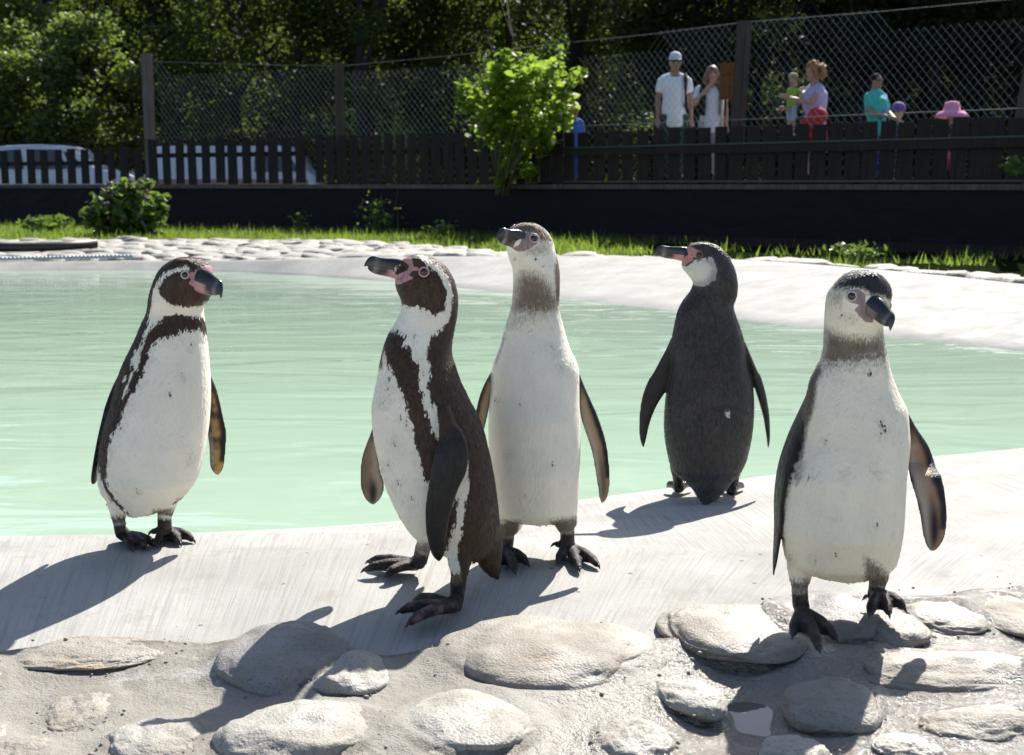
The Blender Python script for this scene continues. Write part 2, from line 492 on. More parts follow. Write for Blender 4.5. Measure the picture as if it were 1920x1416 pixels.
bmw.from_mesh(me); bmesh.ops.triangulate(bmw, faces=[f for f in bmw.faces if len(f.verts) > 4]); bmesh.ops.recalc_face_normals(bmw, faces=bmw.faces); bmw.to_mesh(me); bmw.free()
tag(link('water', me, M_WATER, smooth=False), 'pale green pool water with soft ripples', kind='structure')

# ------------------------------------------------------------------ ground ring round the pool, out to the horizon
def ring_out(base, d):
    v = base - CEN; L = np.hypot(*v.T)[:, None]; return base + v / L * d
O = S[:, 5:8]
near = (S[:, 1] < 5.2) & (S[:, 0] > -6.5) & (S[:, 0] < 4.2)
g1 = np.column_stack([ring_out(O[:, :2], 0.02), np.where(near, O[:, 2] - 0.1, O[:, 2] - 0.03)])
g2 = np.column_stack([ring_out(O[:, :2], 0.5), np.where(near, -0.35, -0.08)])
g3 = np.column_stack([ring_out(O[:, :2], 3.5), np.where(near, -0.35, -0.08)])
g4 = np.column_stack([ring_out(O[:, :2], 12), np.where(near, -0.3, -0.1)])
g5 = np.column_stack([ring_out(O[:, :2], 700), np.full(NS, -0.4)])
G = np.concatenate([g1, g2, g3, g4, g5]); Fq = []
for i in range(4):
    for j in range(NS):
        a, b = i * NS + j, i * NS + (j + 1) % NS
        Fq.append((a, b, b + NS, a + NS))
tag(link('ground', mesh('ground', G, Fq), M_SOIL), 'grassy ground round the pool', kind='structure')

# ------------------------------------------------------------------ near mortar paving with set stones
stones = [  # cx, cy, half width, half height (photo px), rise (m), tilt, material, kind of outline
 (535, 1252, 118, 60, .050, .15, 'G', 1), (655, 1284, 70, 36, .040, -.1, 'P', 2), (1025, 1246, 192, 66, .052, .1, 'W', 3),
 (872, 1372, 128, 66, .045, .35, 'P', 4), (572, 1392, 140, 58, .05, .1, 'P', 5), (285, 1388, 92, 42, .022, .1, 'P', 6),
 (152, 1328, 66, 38, .020, .1, 'W', 7), (165, 1236, 130, 32, .016, 0, 'W', 8), (1298, 1308, 64, 34, .034, .2, 'P', 9),
 (1572, 1326, 92, 44, .042, -.15, 'W', 10), (1192, 1392, 68, 38, .035, .1, 'P', 11), (1492, 1412, 70, 28, .03, 0, 'P', 12),
 (1375, 1198, 125, 54, .040, .25, 'W', 13), (1560, 1174, 112, 50, .040, .1, 'G', 14), (1668, 1192, 62, 34, .036, .1, 'W', 15),
 (1790, 1268, 172, 36, .034, .05, 'W', 16), (1845, 1362, 108, 30, .030, .1, 'W', 17), (1768, 1162, 76, 30, .026, .2, 'W', 18),
 (1900, 1160, 70, 42, .028, .2, 'W', 19), (1700, 1398, 60, 24, .016, 0, 'P', 20), (20, 1408, 66, 30, .02, 0, 'W', 21),
 (2020, 1280, 90, 44, .035, .1, 'W', 22), (-120, 1300, 110, 50, .03, .1, 'P', 23), (-90, 1400, 90, 50, .03, .1, 'W', 24)]
SD = []
for cx, cy, hw, hh, rise, tilt, mt, sd_ in stones:
    rise *= 0.80 if sd_ in (1, 3, 10, 14) else 0.62
    c = onz(cx, cy, -0.02)
    rx = hw * mpp(c.y, 0)
    a, b = onz(cx, cy - hh, -0.02), onz(cx, cy + hh * 0.8, -0.02)
    SD.append((c.x, (a.y + b.y) / 2, rx, (a.y - b.y) / 2, rise, tilt, mt, sd_))
def mortar_z(X, Y, crisp=True):
    z = np.full(X.shape, -0.012)
    n = np.array([noise.fractal(Vector((x * 2.2, y * 2.2, 1.7)), 1.0, 2.0, 4) for x, y in zip(X.ravel(), Y.ravel())]).reshape(X.shape)
    n2 = np.array([noise.fractal(Vector((x * 14, y * 14, 5.1)), 0.9, 2.0, 3) for x, y in zip(X.ravel(), Y.ravel())]).reshape(X.shape)
    near_crack = sstep(0.0, 0.25, crack_y(X) - Y)
    z = z - 0.012 * near_crack + n * 0.013 * near_crack + n2 * 0.0018
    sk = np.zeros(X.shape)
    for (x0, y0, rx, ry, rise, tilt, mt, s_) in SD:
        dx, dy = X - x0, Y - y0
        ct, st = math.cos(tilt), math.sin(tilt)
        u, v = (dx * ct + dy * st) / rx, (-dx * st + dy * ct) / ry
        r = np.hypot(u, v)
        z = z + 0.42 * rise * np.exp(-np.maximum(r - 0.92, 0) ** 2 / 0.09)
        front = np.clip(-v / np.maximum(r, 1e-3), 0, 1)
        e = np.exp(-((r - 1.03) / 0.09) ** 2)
        sk = np.maximum(sk, e * (0.25 + 0.75 * front) * min(1, rise / .02))  # painted darkest on the stones' viewer side, away from the sun
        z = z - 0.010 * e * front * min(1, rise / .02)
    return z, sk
xs = np.concatenate([np.linspace(-3.0, -1.15, 60), np.linspace(-1.14, 1.14, 300), np.linspace(1.15, 2.6, 50)])
ts = np.linspace(0, 1, 150) ** 1.0
XX, TT = np.meshgrid(xs, ts)
YY = crack_y(XX) * (1 - TT) + 0.75 * TT
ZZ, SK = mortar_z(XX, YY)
edge = TT < 0.004
ZZ = np.where(edge, -0.05, ZZ); 
row1 = (TT > 0.004) & (TT < 0.016); ZZ = np.where(row1, np.minimum(ZZ, -0.006), ZZ)
# puddle hollow
pc = onz(1415, 1310, -0.03)
pd = np.hypot((XX - pc.x) / 0.10, (YY - pc.y) / 0.15)
ZZ = ZZ - 0.034 * np.exp(-pd ** 2 * 0.7)
V = np.column_stack([XX.ravel(), YY.ravel(), ZZ.ravel()]); nx = len(xs)
idx = np.arange(len(V)).reshape(XX.shape)
Fq = np.column_stack([idx[:-1, :-1].ravel(), idx[1:, :-1].ravel(), idx[1:, 1:].ravel(), idx[:-1, 1:].ravel()])
me = mesh_np('paving', V, Fq)
SK = np.maximum(SK, 0.9 * sstep(0.03, 0.004, TT))  # joint painted dark in place of a shaded gap
fattr(me, 'dirt_shade', SK.ravel())
wetm = sstep(-0.1, 0.55, XX + 0.35 * (1.9 - YY)) * 1.0 + 0.15
fattr(me, 'wet', wetm.ravel())
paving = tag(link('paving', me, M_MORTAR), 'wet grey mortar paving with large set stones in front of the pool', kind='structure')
MMAP = {'G': M_STONE_G, 'P': M_STONE, 'W': M_STONE_W}
for (x0, y0, rx, ry, rise, tilt, mt, s_) in SD:
    bm = bmesh.new(); bmesh.ops.create_icosphere(bm, subdivisions=5, radius=1.0)
    rs = random.Random(s_); o3 = Vector((s_ * 3.7, s_ * 1.3, s_ * 2.1))
    ct, st = math.cos(tilt), math.sin(tilt)
    z0 = float(mortar_z(np.array([x0]), np.array([y0]))[0][0]) - 0.46 * rise
    rx, ry = rx * 1.06, ry * 1.08
    for v in bm.verts:
        p = v.co.copy()
        n1 = noise.noise(p * 1.1 + o3); n2 = noise.fractal(p * 3.5 + o3, 1.0, 2.0, 3)
        f = 1 + 0.24 * n1 + 0.03 * n2
        q = p * f
        k = abs(q.z) ** 1.05 * (1 if q.z > 0 else -1)          # flattened crown
        hx, hy = q.x * rx, q.y * ry
        zz = k * rise * (1.0 + 0.25 * noise.noise(p * 1.6 + o3 * 2)) + n2 * 0.0022 + noise.fractal(p * 11 + o3, 1, 2, 2) * 0.0008
        v.co = Vector((hx * ct - hy * st, hx * st + hy * ct, zz if zz > -0.04 else -0.04))
    me = bpy.data.meshes.new('stone'); bm.to_mesh(me); bm.free()
    o = link('stone', me, MMAP[mt], paving)
    o.location = (x0, y0, z0)
# unseen paler paving, added behind the viewer to bounce light onto the penguins
bx_ = MB(); bx_.add([(-9, -9, -.035), (9, -9, -.035), (9, .76, -.035), (-9, .76, -.035), (-9, -9, -.3), (9, -9, -.3), (9, .76, -.3), (-9, .76, -.3)], [(0, 1, 2, 3), (2, 6, 7, 3), (0, 4, 5, 1)])
tag(bx_.build('bounce_pavement', plain('bounce_paving', (.52, .50, .46), .8, scale=3, bump=.3)), 'unseen pale paving added to bounce light onto the penguins', kind='structure')
# loose grit along the joint and in the crevices
gr = MB(); rg = random.Random(4)
for i in range(300):
    if i < 70:
        x = rg.uniform(-1.1, 1.2); y = float(crack_y(x)) - rg.gauss(0.01, .02)
    else:
        q = SD[rg.randrange(len(SD))]; a = rg.uniform(math.pi, 2 * math.pi) + rg.gauss(0, .3)
        rr = rg.uniform(1.02, 1.35); x, y = q[0] + q[2] * rr * math.cos(a), q[1] + q[3] * rr * math.sin(a)
    z = max(float(mortar_z(np.array([x]), np.array([y]))[0][0]), -0.02 if i >= 70 else -0.004); s_ = abs(rg.gauss(0, .0014)) + .0007
    Mx = Matrix.Rotation(rg.uniform(0, 6), 3, 'Z')
    gr.ell((x, y, z + s_ * .2), (s_ * 1.3, s_, s_ * .8), 6, 4, Mx)
tag(gr.build('grit', M_STONE_W, paving, True), kind='stuff')
# puddle
k = N('puddle_water'); k.set(Base_Color=(0.12, 0.12, 0.115), Roughness=0.03, IOR=1.33, Normal=k.bump(k.noise(25, 2), .12, .004))
k.b.inputs['Specular IOR Level'].default_value = 0.5
pp = [(1368, 1296), (1384, 1284), (1402, 1278), (1430, 1280), (1462, 1277), (1457, 1300), (1450, 1322), (1458, 1345), (1462, 1358), (1446, 1346), (1430, 1344), (1410, 1332), (1390, 1312)]
zp = float(mortar_z(np.array([pc.x]), np.array([pc.y]))[0][0]) - 0.0285
pv = [(pc.x + .085 * math.cos(a), pc.y + .13 * math.sin(a)) for a in np.linspace(0, 2 * math.pi, 40, endpoint=False)]
tag(link('puddle', mesh('puddle', [(x, y, zp) for x, y in pv], [tuple(range(len(pv)))]), k.m, smooth=False), 'small puddle reflecting the sky between the stones in the shadow', kind='structure')

# ------------------------------------------------------------------ stone edging on the far side
wid = np.zeros(len(KW))
for i, v in {12: .6, 13: 1.5, 14: 1.5, 15: .9, 16: .75, 17: .7, 18: 1.3, 19: 2.8, 20: 4.7, 21: 5.4, 22: 5.4, 23: 5.0, 24: 2.5, 25: .6}.items(): wid[i] = v
WID = crom(wid[:, None], MS, True)[:, 0]
i0, i1 = 12 * MS, 25 * MS
def edge_pt(fi, f):
    a = int(fi); t = fi - a; b = (a + 1) % NS
    o = O[a] * (1 - t) + O[b] * t
    wd = WID[a] * (1 - t) + WID[b] * t
    p = ring_out(o[None, :2], wd * f)[0]
    return p[0], p[1], (o[2] + 0.0) * (1 - f) + (-0.03) * f
ev, ef = [], []
for k_, fi in enumerate(range(i0, i1 + 1)):
    for f in (-0.02, .33, .66, 1.0): x, y, z = edge_pt(fi if fi < NS else fi - NS, f); ev.append((x, y, z + 0.006))
    if k_:
        for q in range(3): b = k_ * 4 + q; ef.append((b, b + 1, b - 3, b - 4))
edging = tag(link('stone_edging', mesh('stone_edging', ev, ef), M_EDGEM), 'band of pale cobbles set in mortar along the far pool side', kind='structure')
stone_meshes = []
for s_ in range(6):
    bm = bmesh.new(); bmesh.ops.create_icosphere(bm, subdivisions=2, radius=1.0)
    o3 = Vector((s_ * 5.1, s_ * 2.3, 9.0))
    for v in bm.verts:
        n1 = noise.noise(v.co * 1.3 + o3)
        v.co *= 1 + 0.28 * n1
        v.co.z = (abs(v.co.z) ** 0.7) * (1 if v.co.z > 0 else -1)
    bmesh.ops.delete(bm, geom=[v for v in bm.verts if v.co.z < -0.45], context='VERTS')
    me = bpy.data.meshes.new('cobble'); bm.to_mesh(me); bm.free()
    me.materials.append(M_EDGE); me.polygons.foreach_set('use_smooth', [True] * len(me.polygons)); stone_meshes.append(me)
cand = []
fi = float(i0)
while fi < i1 - 1:
    a = int(fi); seg = float(np.hypot(*(O[(a + 1) % NS, :2] - O[a, :2])))
    wd = WID[a]
    nrow = max(1, int(wd / 0.27))
    for r_ in range(nrow):
        f = (r_ + 0.5 + random.uniform(-.22, .22)) / nrow
        ff = fi + (0.5 if r_ % 2 else 0) * 0.30 / seg + random.uniform(-.2, .2) * 0.25 / seg
        cand.append(edge_pt(min(ff, i1 - 0.01), f))
    fi += 0.31 / seg
vis = []
for c in cand:
    q = project(np.array([c]))[0]
    vis.append((0 if (-40 < q[0] < 1960) else 1, c[1], c))
vis.sort(key=lambda t: (t[0], t[1]))
rest = MB()
for n_, (_, _, (x, y, z)) in enumerate(vis):
    sx, sy, sz = random.uniform(.12, .21), random.uniform(.11, .19), random.uniform(.018, .06)
    rz = random.uniform(-.5, .5)
    if n_ < 295:
        o = bpy.data.objects.new('stone', random.choice(stone_meshes)); COL.objects.link(o); o.parent = edging
        o.location = (x, y, z); o.scale = (sx, sy, sz); o.rotation_euler = (random.uniform(-.12, .12), random.uniform(-.12, .12), rz)
    elif n_ < 1000:
        m_ = random.choice(stone_meshes); Mx = Matrix.Translation((x, y, z)) @ Matrix.Rotation(rz, 4, 'Z') @ Matrix.Diagonal((sx, sy, sz, 1))
        rest.add([Mx @ v.co for v in m_.vertices], [tuple(p.vertices) for p in m_.polygons])
if rest.V:
    tag(rest.build('cobbles', M_EDGE, edging, True), kind='stuff')

# ------------------------------------------------------------------ retaining wall and picket fence line
def fz(px, s): Y = F_PX / s; return np.array([(px - CX) / F_PX * Y, Y])
P_R, P_C, P_L = fz(1900, 160.0), fz(1060, 122.0), fz(300, 101.0)
dR, dL = (P_R - P_C), (P_L - P_C)
P_RX, P_LX = P_C + dR * 2.2, P_C + dL * 2.3
CAPZ = 0.74
def on_line(px, A=None):
    """point of the fence line seen at photo column px"""
    d = dR if px >= 1060 else dL
    sl = (px - CX) / F_PX                     # x = sl*y
    # P_C + t*d : x - sl*y = 0
    t = (sl * P_C[1] - P_C[0]) / (d[0] - sl * d[1])
    return P_C + t * d
def wall_y(x): 
    return np.interp(x, [P_LX[0], P_C[0], P_RX[0]], [P_LX[1], P_C[1], P_RX[1]])
nrm = lambda d: np.array([d[1], -d[0]]) / np.hypot(*d) * (1 if (d[1] * 0 - d[0] * 1) else 1)
nR = np.array([dR[1], -dR[0]]) / np.hypot(*dR); nR = nR if nR[1] < 0 else -nR    # towards the pool
nL = np.array([dL[1], -dL[0]]) / np.hypot(*dL); nL = nL if nL[1] < 0 else -nL
nC = (nR + nL) / 2; nC /= np.hypot(*nC)
def wall_solid(name, off0, off1, z0, z1, mat, parent=None, bulge=0.0):
    """solid that follows the fence line, from off0 to off1 metres in front of it"""
    pts = [P_LX + (P_C - P_LX) * t for t in np.linspace(0, 1, 40)] + [P_C + (P_RX - P_C) * t for t in np.linspace(0, 1, 40)[1:]]
    nn = [nL] * 39 + [nC] + [nR] * 39
    rings = []
    for i, (p, n) in enumerate(zip(pts, nn)):
        b = bulge * noise.noise(Vector((i * .7, 0, 0)))
        a, c = p + n * off0, p + n * (off1 + b)
        rings.append([Vector((a[0], a[1], z0)), Vector((c[0], c[1], z0)), Vector((c[0], c[1], z1)), Vector((a[0], a[1], z1))])
    V, Fs = loft(rings); return link(name, mesh(name, V, Fs), mat, parent, False)
wall = wall_solid('retaining_wall', -0.25, 0.10, -0.3, CAPZ - 0.07, M_LINER, None, 0.03)
tag(wall, 'low retaining wall covered with black plastic liner below the picket fence', 'wall')
o = wall_solid('cap_plank', -0.27, 0.15, CAPZ - 0.068, CAPZ, M_CAP, wall)
o = wall_solid('base_plank', 0.14, 0.18, -0.2, 0.03, M_PICK, wall)

# picket fences: three runs, every board an object
fence = {}
for nm, lab in (('left', 'low dark picket fence with wide gaps on the wall at far left'),
                ('mid', 'dark picket fence below the wire mesh, between grey post and leafy bush'),
                ('right', 'tall dark board fence with a rail on the wall at right')):
    o = empty('picket_fence', (0, 0, 0)); fence[nm] = tag(o, lab, 'fence', 'picket fences on the retaining wall')
def board_mesh(wd, h, th=0.022):
    bm = bmesh.new(); bmesh.ops.create_cube(bm, size=1.0)
    for v in bm.verts: v.co = Vector((v.co.x * wd, v.co.y * th, (v.co.z + .5) * h))
    bmesh.ops.bevel(bm, geom=list(bm.edges), offset=0.004, segments=1, affect='EDGES')
    me = bpy.data.meshes.new('board'); bm.to_mesh(me); bm.free(); me.materials.append(M_PICK); return me
BM_ = {'left': [board_mesh(.20, .64), board_mesh(.215, .66), board_mesh(.19, .65)],
       'mid': [board_mesh(.195, .80), board_mesh(.21, .79), board_mesh(.185, .78)],
       'midc': [board_mesh(.165, .80), board_mesh(.175, .81), board_mesh(.18, .79)],
       'right': [board_mesh(.20, .76), board_mesh(.203, .75), board_mesh(.193, .77)]}
def put_board(kind, px, par, off, dz=0.0):
    p = on_line(px); n = nR if px >= 1060 else nL; q = p + n * off
    d = dR if px >= 1060 else dL
    o = bpy.data.objects.new('board', random.choice(BM_[kind])); COL.objects.link(o); o.parent = par
    o.location = (q[0], q[1], CAPZ + 0.012 + dz); o.rotation_euler = (random.uniform(-.01, .01), random.uniform(-.012, .012), math.atan2(d[1], d[0]) + (math.pi if d[0] < 0 else 0) + random.uniform(-.02, .02))
px = -60.0
for x in np.arange(-75, 272, 24.6): put_board('left', x + random.uniform(-1.5, 1.5), fence['left'], 0.02)
x = 297.0
while x < 592:
    put_board('mid', x + random.uniform(-1.2, 1.2), fence['mid'], 0.02, random.uniform(-.03, .02)); x += 24.8
x = 605.0
while x < 1050:
    put_board('midc', x + random.uniform(-.8, .8), fence['mid'], 0.02, random.uniform(-.02, .02)); x += 21.2 + (x - 600) * 0.004
x = 1068.0
while x < 2080:
    s_ = 122 + (x - 1060) * 38 / 840
    put_board('right', x + random.uniform(-.8, .8), fence['right'], 0.02, random.uniform(-.012, .012)); x += 0.237 * s_ * 0.92
def line_tube(name, pxa, pxb, za, zb, off, r, mat, par, n=6, sag=0.0):
    pts = []
    for t in np.linspace(0, 1, 14):
        px = pxa + (pxb - pxa) * t; p = on_line(px); nn = nR if px >= 1060 else nL; q = p + nn * off
        pts.append((q[0], q[1], za + (zb - za) * t - sag * 4 * t * (1 - t)))
    V, Fs = tube_vf(pts, r, n); return link(name, mesh(name, V, Fs), mat, par, n > 5)
def rail(name, pxa, pxb, z0, z1, off0, off1, mat, par):
    m = MB(); last = None
    A, B = on_line(pxa), on_line(pxb); n = nR if pxa >= 1060 else nL
    P4 = []
    for p in (A, B):
        a, b = p + n * off0, p + n * off1
        P4.append([Vector((a[0], a[1], z0)), Vector((b[0], b[1], z0)), Vector((b[0], b[1], z1)), Vector((a[0], a[1], z1))])
    V, Fs = loft(P4); return m.add(V, Fs).build(name, mat, par)
rail('rail', -90, 275, CAPZ + .36, CAPZ + .44, -0.06, 0.0, M_PICK, fence['left'])
rail('rail', 288, 1056, CAPZ + .48, CAPZ + .56, -0.06, 0.0, M_PICK, fence['mid'])
rail('rail', 1064, 2080, CAPZ + .42, CAPZ + .53, 0.036, 0.085, M_PICK, fence['right'])
rail('rail', 1064, 2080, CAPZ + .533, CAPZ + .552, 0.03, 0.10, M_RAILG, fence['right'])
rail('rail', 1064, 2080, CAPZ + .025, CAPZ + .05, 0.05, 0.11, M_RAILG, fence['right'])

# mesh fence: posts, woven wire, tension wires
mf = tag(empty('mesh_fence', (0, 0, 0)), 'tall chain link fence on wooden posts behind the pickets', 'fence')
def post(px, ztop, wpx, mat, lean=0.0, off=-0.10, z0=0.3):
    p = on_line(px); n = nR if px >= 1060 else nL; q = p + n * off
    wd = wpx * q[1] / F_PX
    bm = bmesh.new(); bmesh.ops.create_cube(bm, size=1.0)
    h = ztop - z0
    for v in bm.verts: v.co = Vector((v.co.x * wd + (v.co.z + .5) * lean, v.co.y * wd, (v.co.z + .5) * h))
    bmesh.ops.bevel(bm, geom=list(bm.edges), offset=wd * .08, segments=2, affect='EDGES')
    me = bpy.data.meshes.new('post'); bm.to_mesh(me); bm.free()
    d = dR if px >= 1060 else dL
    o = link('post', me, mat, mf, False); o.location = (q[0], q[1], z0); o.rotation_euler[2] = math.atan2(d[1], d[0])
    return q
def top_z(px, py, off=-0.1):
    p = on_line(px); n = nR if px >= 1060 else nL; q = p + n * off
    return at(px, py, q[1]).z
post(285, top_z(285, 100), 16, M_POSTG, 0.0)
post(637, top_z(637, 118), 14, M_POST, 0.0)
post(1362, top_z(1370, 40), 21, M_POST, 0.12)
post(1868, top_z(1905, -40), 19, M_POST, 0.33)
post(1886, top_z(1905, -30), 12, M_POST, 0.28)
spans = [(285, 637, 115, 124), (637, 1060, 124, 79), (1060, 1368, 79, 42), (1368, 1900, 42, -6), (1900, 2080, -6, -20)]
CELL = 0.108
for a, b, ya, yb in spans:
    b_ = b - 1e-6 if b == 1060 else b
    A, B = on_line(a), on_line(b_); n = nR if a >= 1060 else nL
    A, B = A + n * -0.16, B + n * -0.16
    L = float(np.hypot(*(B - A))); za, zb = at(a, ya, A[1]).z, at(b_, yb, B[1]).z
    z0 = CAPZ + 0.02
    bm_ = MB()
    def P(u, z): q = A + (B - A) * (u / L); return Vector((q[0], q[1], z))
    ztop = lambda u: za + (zb - za) * u / L
    k0 = -int(3.2 / CELL)
    slope = 1.15
    for sgn in (1, -1):
        for k_ in range(k0, int(L / CELL) - k0):
            u0 = k_ * CELL
            # wire from (u0, z0) rising at +-slope
            pts = []
            for zz in np.linspace(z0, max(za, zb), 9):
                u = u0 + sgn * (zz - z0) / slope
                if 0 <= u <= L and zz <= ztop(u) + 0.02: pts.append((u, zz))
            if len(pts) >= 2:
                Pq = [P(u, z) + Vector((0, 0.004 * sgn, 0)) + Vector((0, 0.006 * noise.noise(Vector((u * 2, z * 2, 0))), 0.006 * noise.noise(Vector((u * 3, z * 3, 4))))) for u, z in (pts[0], pts[len(pts) // 2], pts[-1])]
                V, Fs = tube_vf(Pq, 0.0017, 3, False); bm_.add(V, Fs)
    o = bm_.build('wire_mesh', M_WIRE, mf); tag(o, kind='stuff')
    m = MB(); m.tube([P(0, za), P(L * .5, (za + zb) / 2 - .015), P(L, zb)], 0.0026, 5); m.build('top_wire', M_WIRE, mf)
line_tube('tension_wire', 1064, 2080, CAPZ + .86, CAPZ + .86, 0.06, .0035, M_WIRE, mf, 5)
w1 = []
for pxx, pyy in ((-90, 281), (0, 278), (150, 270), (285, 261), (450, 249), (640, 236)):
    p = on_line(pxx) + nL * 0.08; w1.append(at(pxx, pyy, p[1]))
m = MB(); m.tube(w1, 0.004, 5); m.build('tension_wire', M_POST, mf)

# sign board on the second right post
p = on_line(1372) + nR * -0.24
s_ = F_PX / p[1]
sg = tag(empty('sign_board', (at(1373, 152, p[1]))), 'plain brown wooden board fixed behind a fence post', 'sign')
M_BOARD = wood('red_brown_board', (0.17, 0.065, 0.02))
for i in range(3):
    bm = bmesh.new(); bmesh.ops.create_cube(bm, size=1.0)
    hh = 66 / s_ / 3
    for v in bm.verts: v.co = Vector((v.co.x * 54 / s_, v.co.y * .025, v.co.z * (hh - .004)))
    bmesh.ops.bevel(bm, geom=list(bm.edges), offset=.004, segments=1, affect='EDGES')
    me = bpy.data.meshes.new('plank'); bm.to_mesh(me); bm.free()
    o = link('plank', me, M_BOARD, sg, False); o.location = (0, 0, (i - 1) * hh); o.rotation_euler[2] = math.atan2(dR[1], dR[0])
# ------------------------------------------------------------------ terrace behind the fence, car park, hillside
def terr_z(x, y=0): return 0.10 + 0.68 * float(sstep(-3.5, 0.5, x))
tv, tf = [], []
txs = np.linspace(-45, 45, 61); tys = np.linspace(0.32, 60, 24)
for i, x in enumerate(txs):
    y0 = float(np.interp(x, [P_LX[0], P_C[0], P_RX[0]], [P_LX[1], P_C[1], P_RX[1]]))
    for t in tys: tv.append((x, y0 + t, terr_z(x) + 0.03 * noise.noise(Vector((x * .3, t * .3, 0)))))
nt_ = len(tys)
for i in range(len(txs) - 1):
    for j in range(nt_ - 1):
        a = i * nt_ + j; tf.append((a, a + nt_, a + nt_ + 1, a + 1))
tag(link('path', mesh('path', tv, tf), plain('pale_gravel', (0.22, 0.2, 0.175), 1.0, scale=6, bump=.3, spec=0.0)), 'pale gravel path behind the fence', kind='structure')
hv, hf = [], []
hx = np.linspace(-90, 90, 50); hy = np.linspace(0, 1, 16)
for x in hx:
    for t in hy:
        hv.append((x, 50 + 70 * t, 0 + 25 * t ** 0.8 + 2.5 * noise.noise(Vector((x * .08, t * 4, 2)))))
for i in range(len(hx) - 1):
    for j in range(15): a = i * 16 + j; hf.append((a, a + 16, a + 17, a + 1))
tag(link('hillside', mesh('hillside', hv, hf), plain('wooded_slope', (0.008, 0.014, 0.006), 1.0, scale=1.2, bump=0.5, var=.6, spec=0.0)), 'dark wooded hillside behind the trees', kind='structure')

# ------------------------------------------------------------------ foliage
def leaf_mat(name, c1, c2, trans=0.35, rough=0.45, spec=0.4):
    k = N(name); r = k.attr('rnd')
    c = k.mix(r, c1, c2)
    k.set(Base_Color=c, Roughness=rough); k.b.inputs['Specular IOR Level'].default_value = spec
    t = k.t
    tl = k.n('BsdfTranslucent'); k.inp(tl.inputs[0], k.mix(0.6, c, (0.34, 0.5, 0.07), 'MIX'))
    ms = k.n('MixShader', i_Fac=trans)
    t.links.new(k.b.outputs[0], ms.inputs[1]); t.links.new(tl.outputs[0], ms.inputs[2]); t.links.new(ms.outputs[0], k.o.inputs['Surface'])
    return k.m
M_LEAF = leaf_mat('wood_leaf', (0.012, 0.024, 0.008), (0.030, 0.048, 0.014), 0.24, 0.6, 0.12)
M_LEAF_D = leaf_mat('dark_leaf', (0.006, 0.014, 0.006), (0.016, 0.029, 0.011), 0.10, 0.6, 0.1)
M_LEAF_O = leaf_mat('olive_leaf', (0.042, 0.066, 0.02), (0.085, 0.112, 0.034), 0.38)
M_LEAF_Y = leaf_mat('bright_leaf', (0.08, 0.15, 0.010), (0.24, 0.33, 0.022), 0.55)
M_LEAF_B = leaf_mat('plant_leaf', (0.05, 0.095, 0.022), (0.10, 0.17, 0.035), 0.3)
M_GRASS = leaf_mat('grass_blade', (0.065, 0.105, 0.013), (0.15, 0.20, 0.026), 0.5)
M_BARK = plain('bark', (0.022, 0.019, 0.016), 0.9, scale=12, bump=.6)
M_STEM = plain('green_stem', (0.07, 0.08, 0.03), 0.7)

def leaves_mesh(name, C, size, g, up=0.35, lobes=False, sway=1.0):
    """one folded six-corner leaf blade at every centre C, in random directions"""
    n = len(C); C = np.asarray(C)
    d = g.normal(size=(n, 3)); d[:, 2] = d[:, 2] * 0.5 - 0.1; d /= np.linalg.norm(d, axis=1)[:, None]
    nrm_ = g.normal(size=(n, 3)) * 0.7; nrm_[:, 2] += up * 2; 
    s = np.cross(d, nrm_); s /= np.linalg.norm(s, axis=1)[:, None]
    nn = np.cross(s, d)
    L = size * g.uniform(0.65, 1.3, (n, 1)); Wd = L * g.uniform(0.28, 0.42, (n, 1))
    dr = -0.18 * L * nn
    v0 = C - d * L * .5; v1 = C - d * L * .12 + s * Wd + nn * L * .05; v2 = C + d * L * .2 + s * Wd * .8 + dr * .4 + nn * L * .05
    v3 = C + d * L * .5 + dr; v4 = C + d * L * .2 - s * Wd * .8 + dr * .4 + nn * L * .05; v5 = C - d * L * .12 - s * Wd + nn * L * .05
    V = np.stack([v0, v1, v2, v3, v4, v5], 1).reshape(-1, 3)
    b = np.arange(n)[:, None] * 6
    Fq = np.concatenate([b + np.array([[0, 1, 2, 3]]), b + np.array([[0, 3, 4, 5]])])
    me = mesh_np(name, V, Fq)
    fattr(me, 'rnd', np.repeat(np.clip(g.normal(0.45, 0.28, n), 0, 1), 6))
    return me
def blob_points(blobs, n, g, shell=0.55):
    """points spread through clumps: most near the clumps' skins, gaps between"""
    w_ = np.array([b[3] ** 2 for b in blobs]); w_ = w_ / w_.sum()
    pick = g.choice(len(blobs), n, p=w_)
    B = np.array([[b[0], b[1], b[2], b[3], b[4] if len(b) > 4 else b[3]] for b in blobs])[pick]
    u = g.normal(size=(n, 3)); u /= np.linalg.norm(u, axis=1)[:, None]
    r = (shell + (1 - shell) * g.uniform(0, 1, n)) * (1 + 0.16 * g.normal(size=n))
    P = B[:, :3] + u * np.column_stack([B[:, 3], B[:, 3], B[:, 4]]) * r[:, None]
    return P
def crown(name, h, rad, z0, nblob, n, size, seed, mat, squash=.8):
    g = np.random.default_rng(seed); blobs = []
    for i in range(nblob):
        t = g.uniform(0, 1); zz = z0 + (h - z0) * t
        rr = rad * math.sin(math.pi * min(0.95, 0.18 + 0.8 * t)) ** 0.7
        a = g.uniform(0, 2 * math.pi); q = rr * math.sqrt(g.uniform(0.1, 1))
        br = rad * g.uniform(0.22, 0.42)
        blobs.append((q * math.cos(a), q * math.sin(a), zz, br, br * squash))
    me = leaves_mesh(name, blob_points(blobs, n, g), size, g); me.materials.append(mat)
    return me
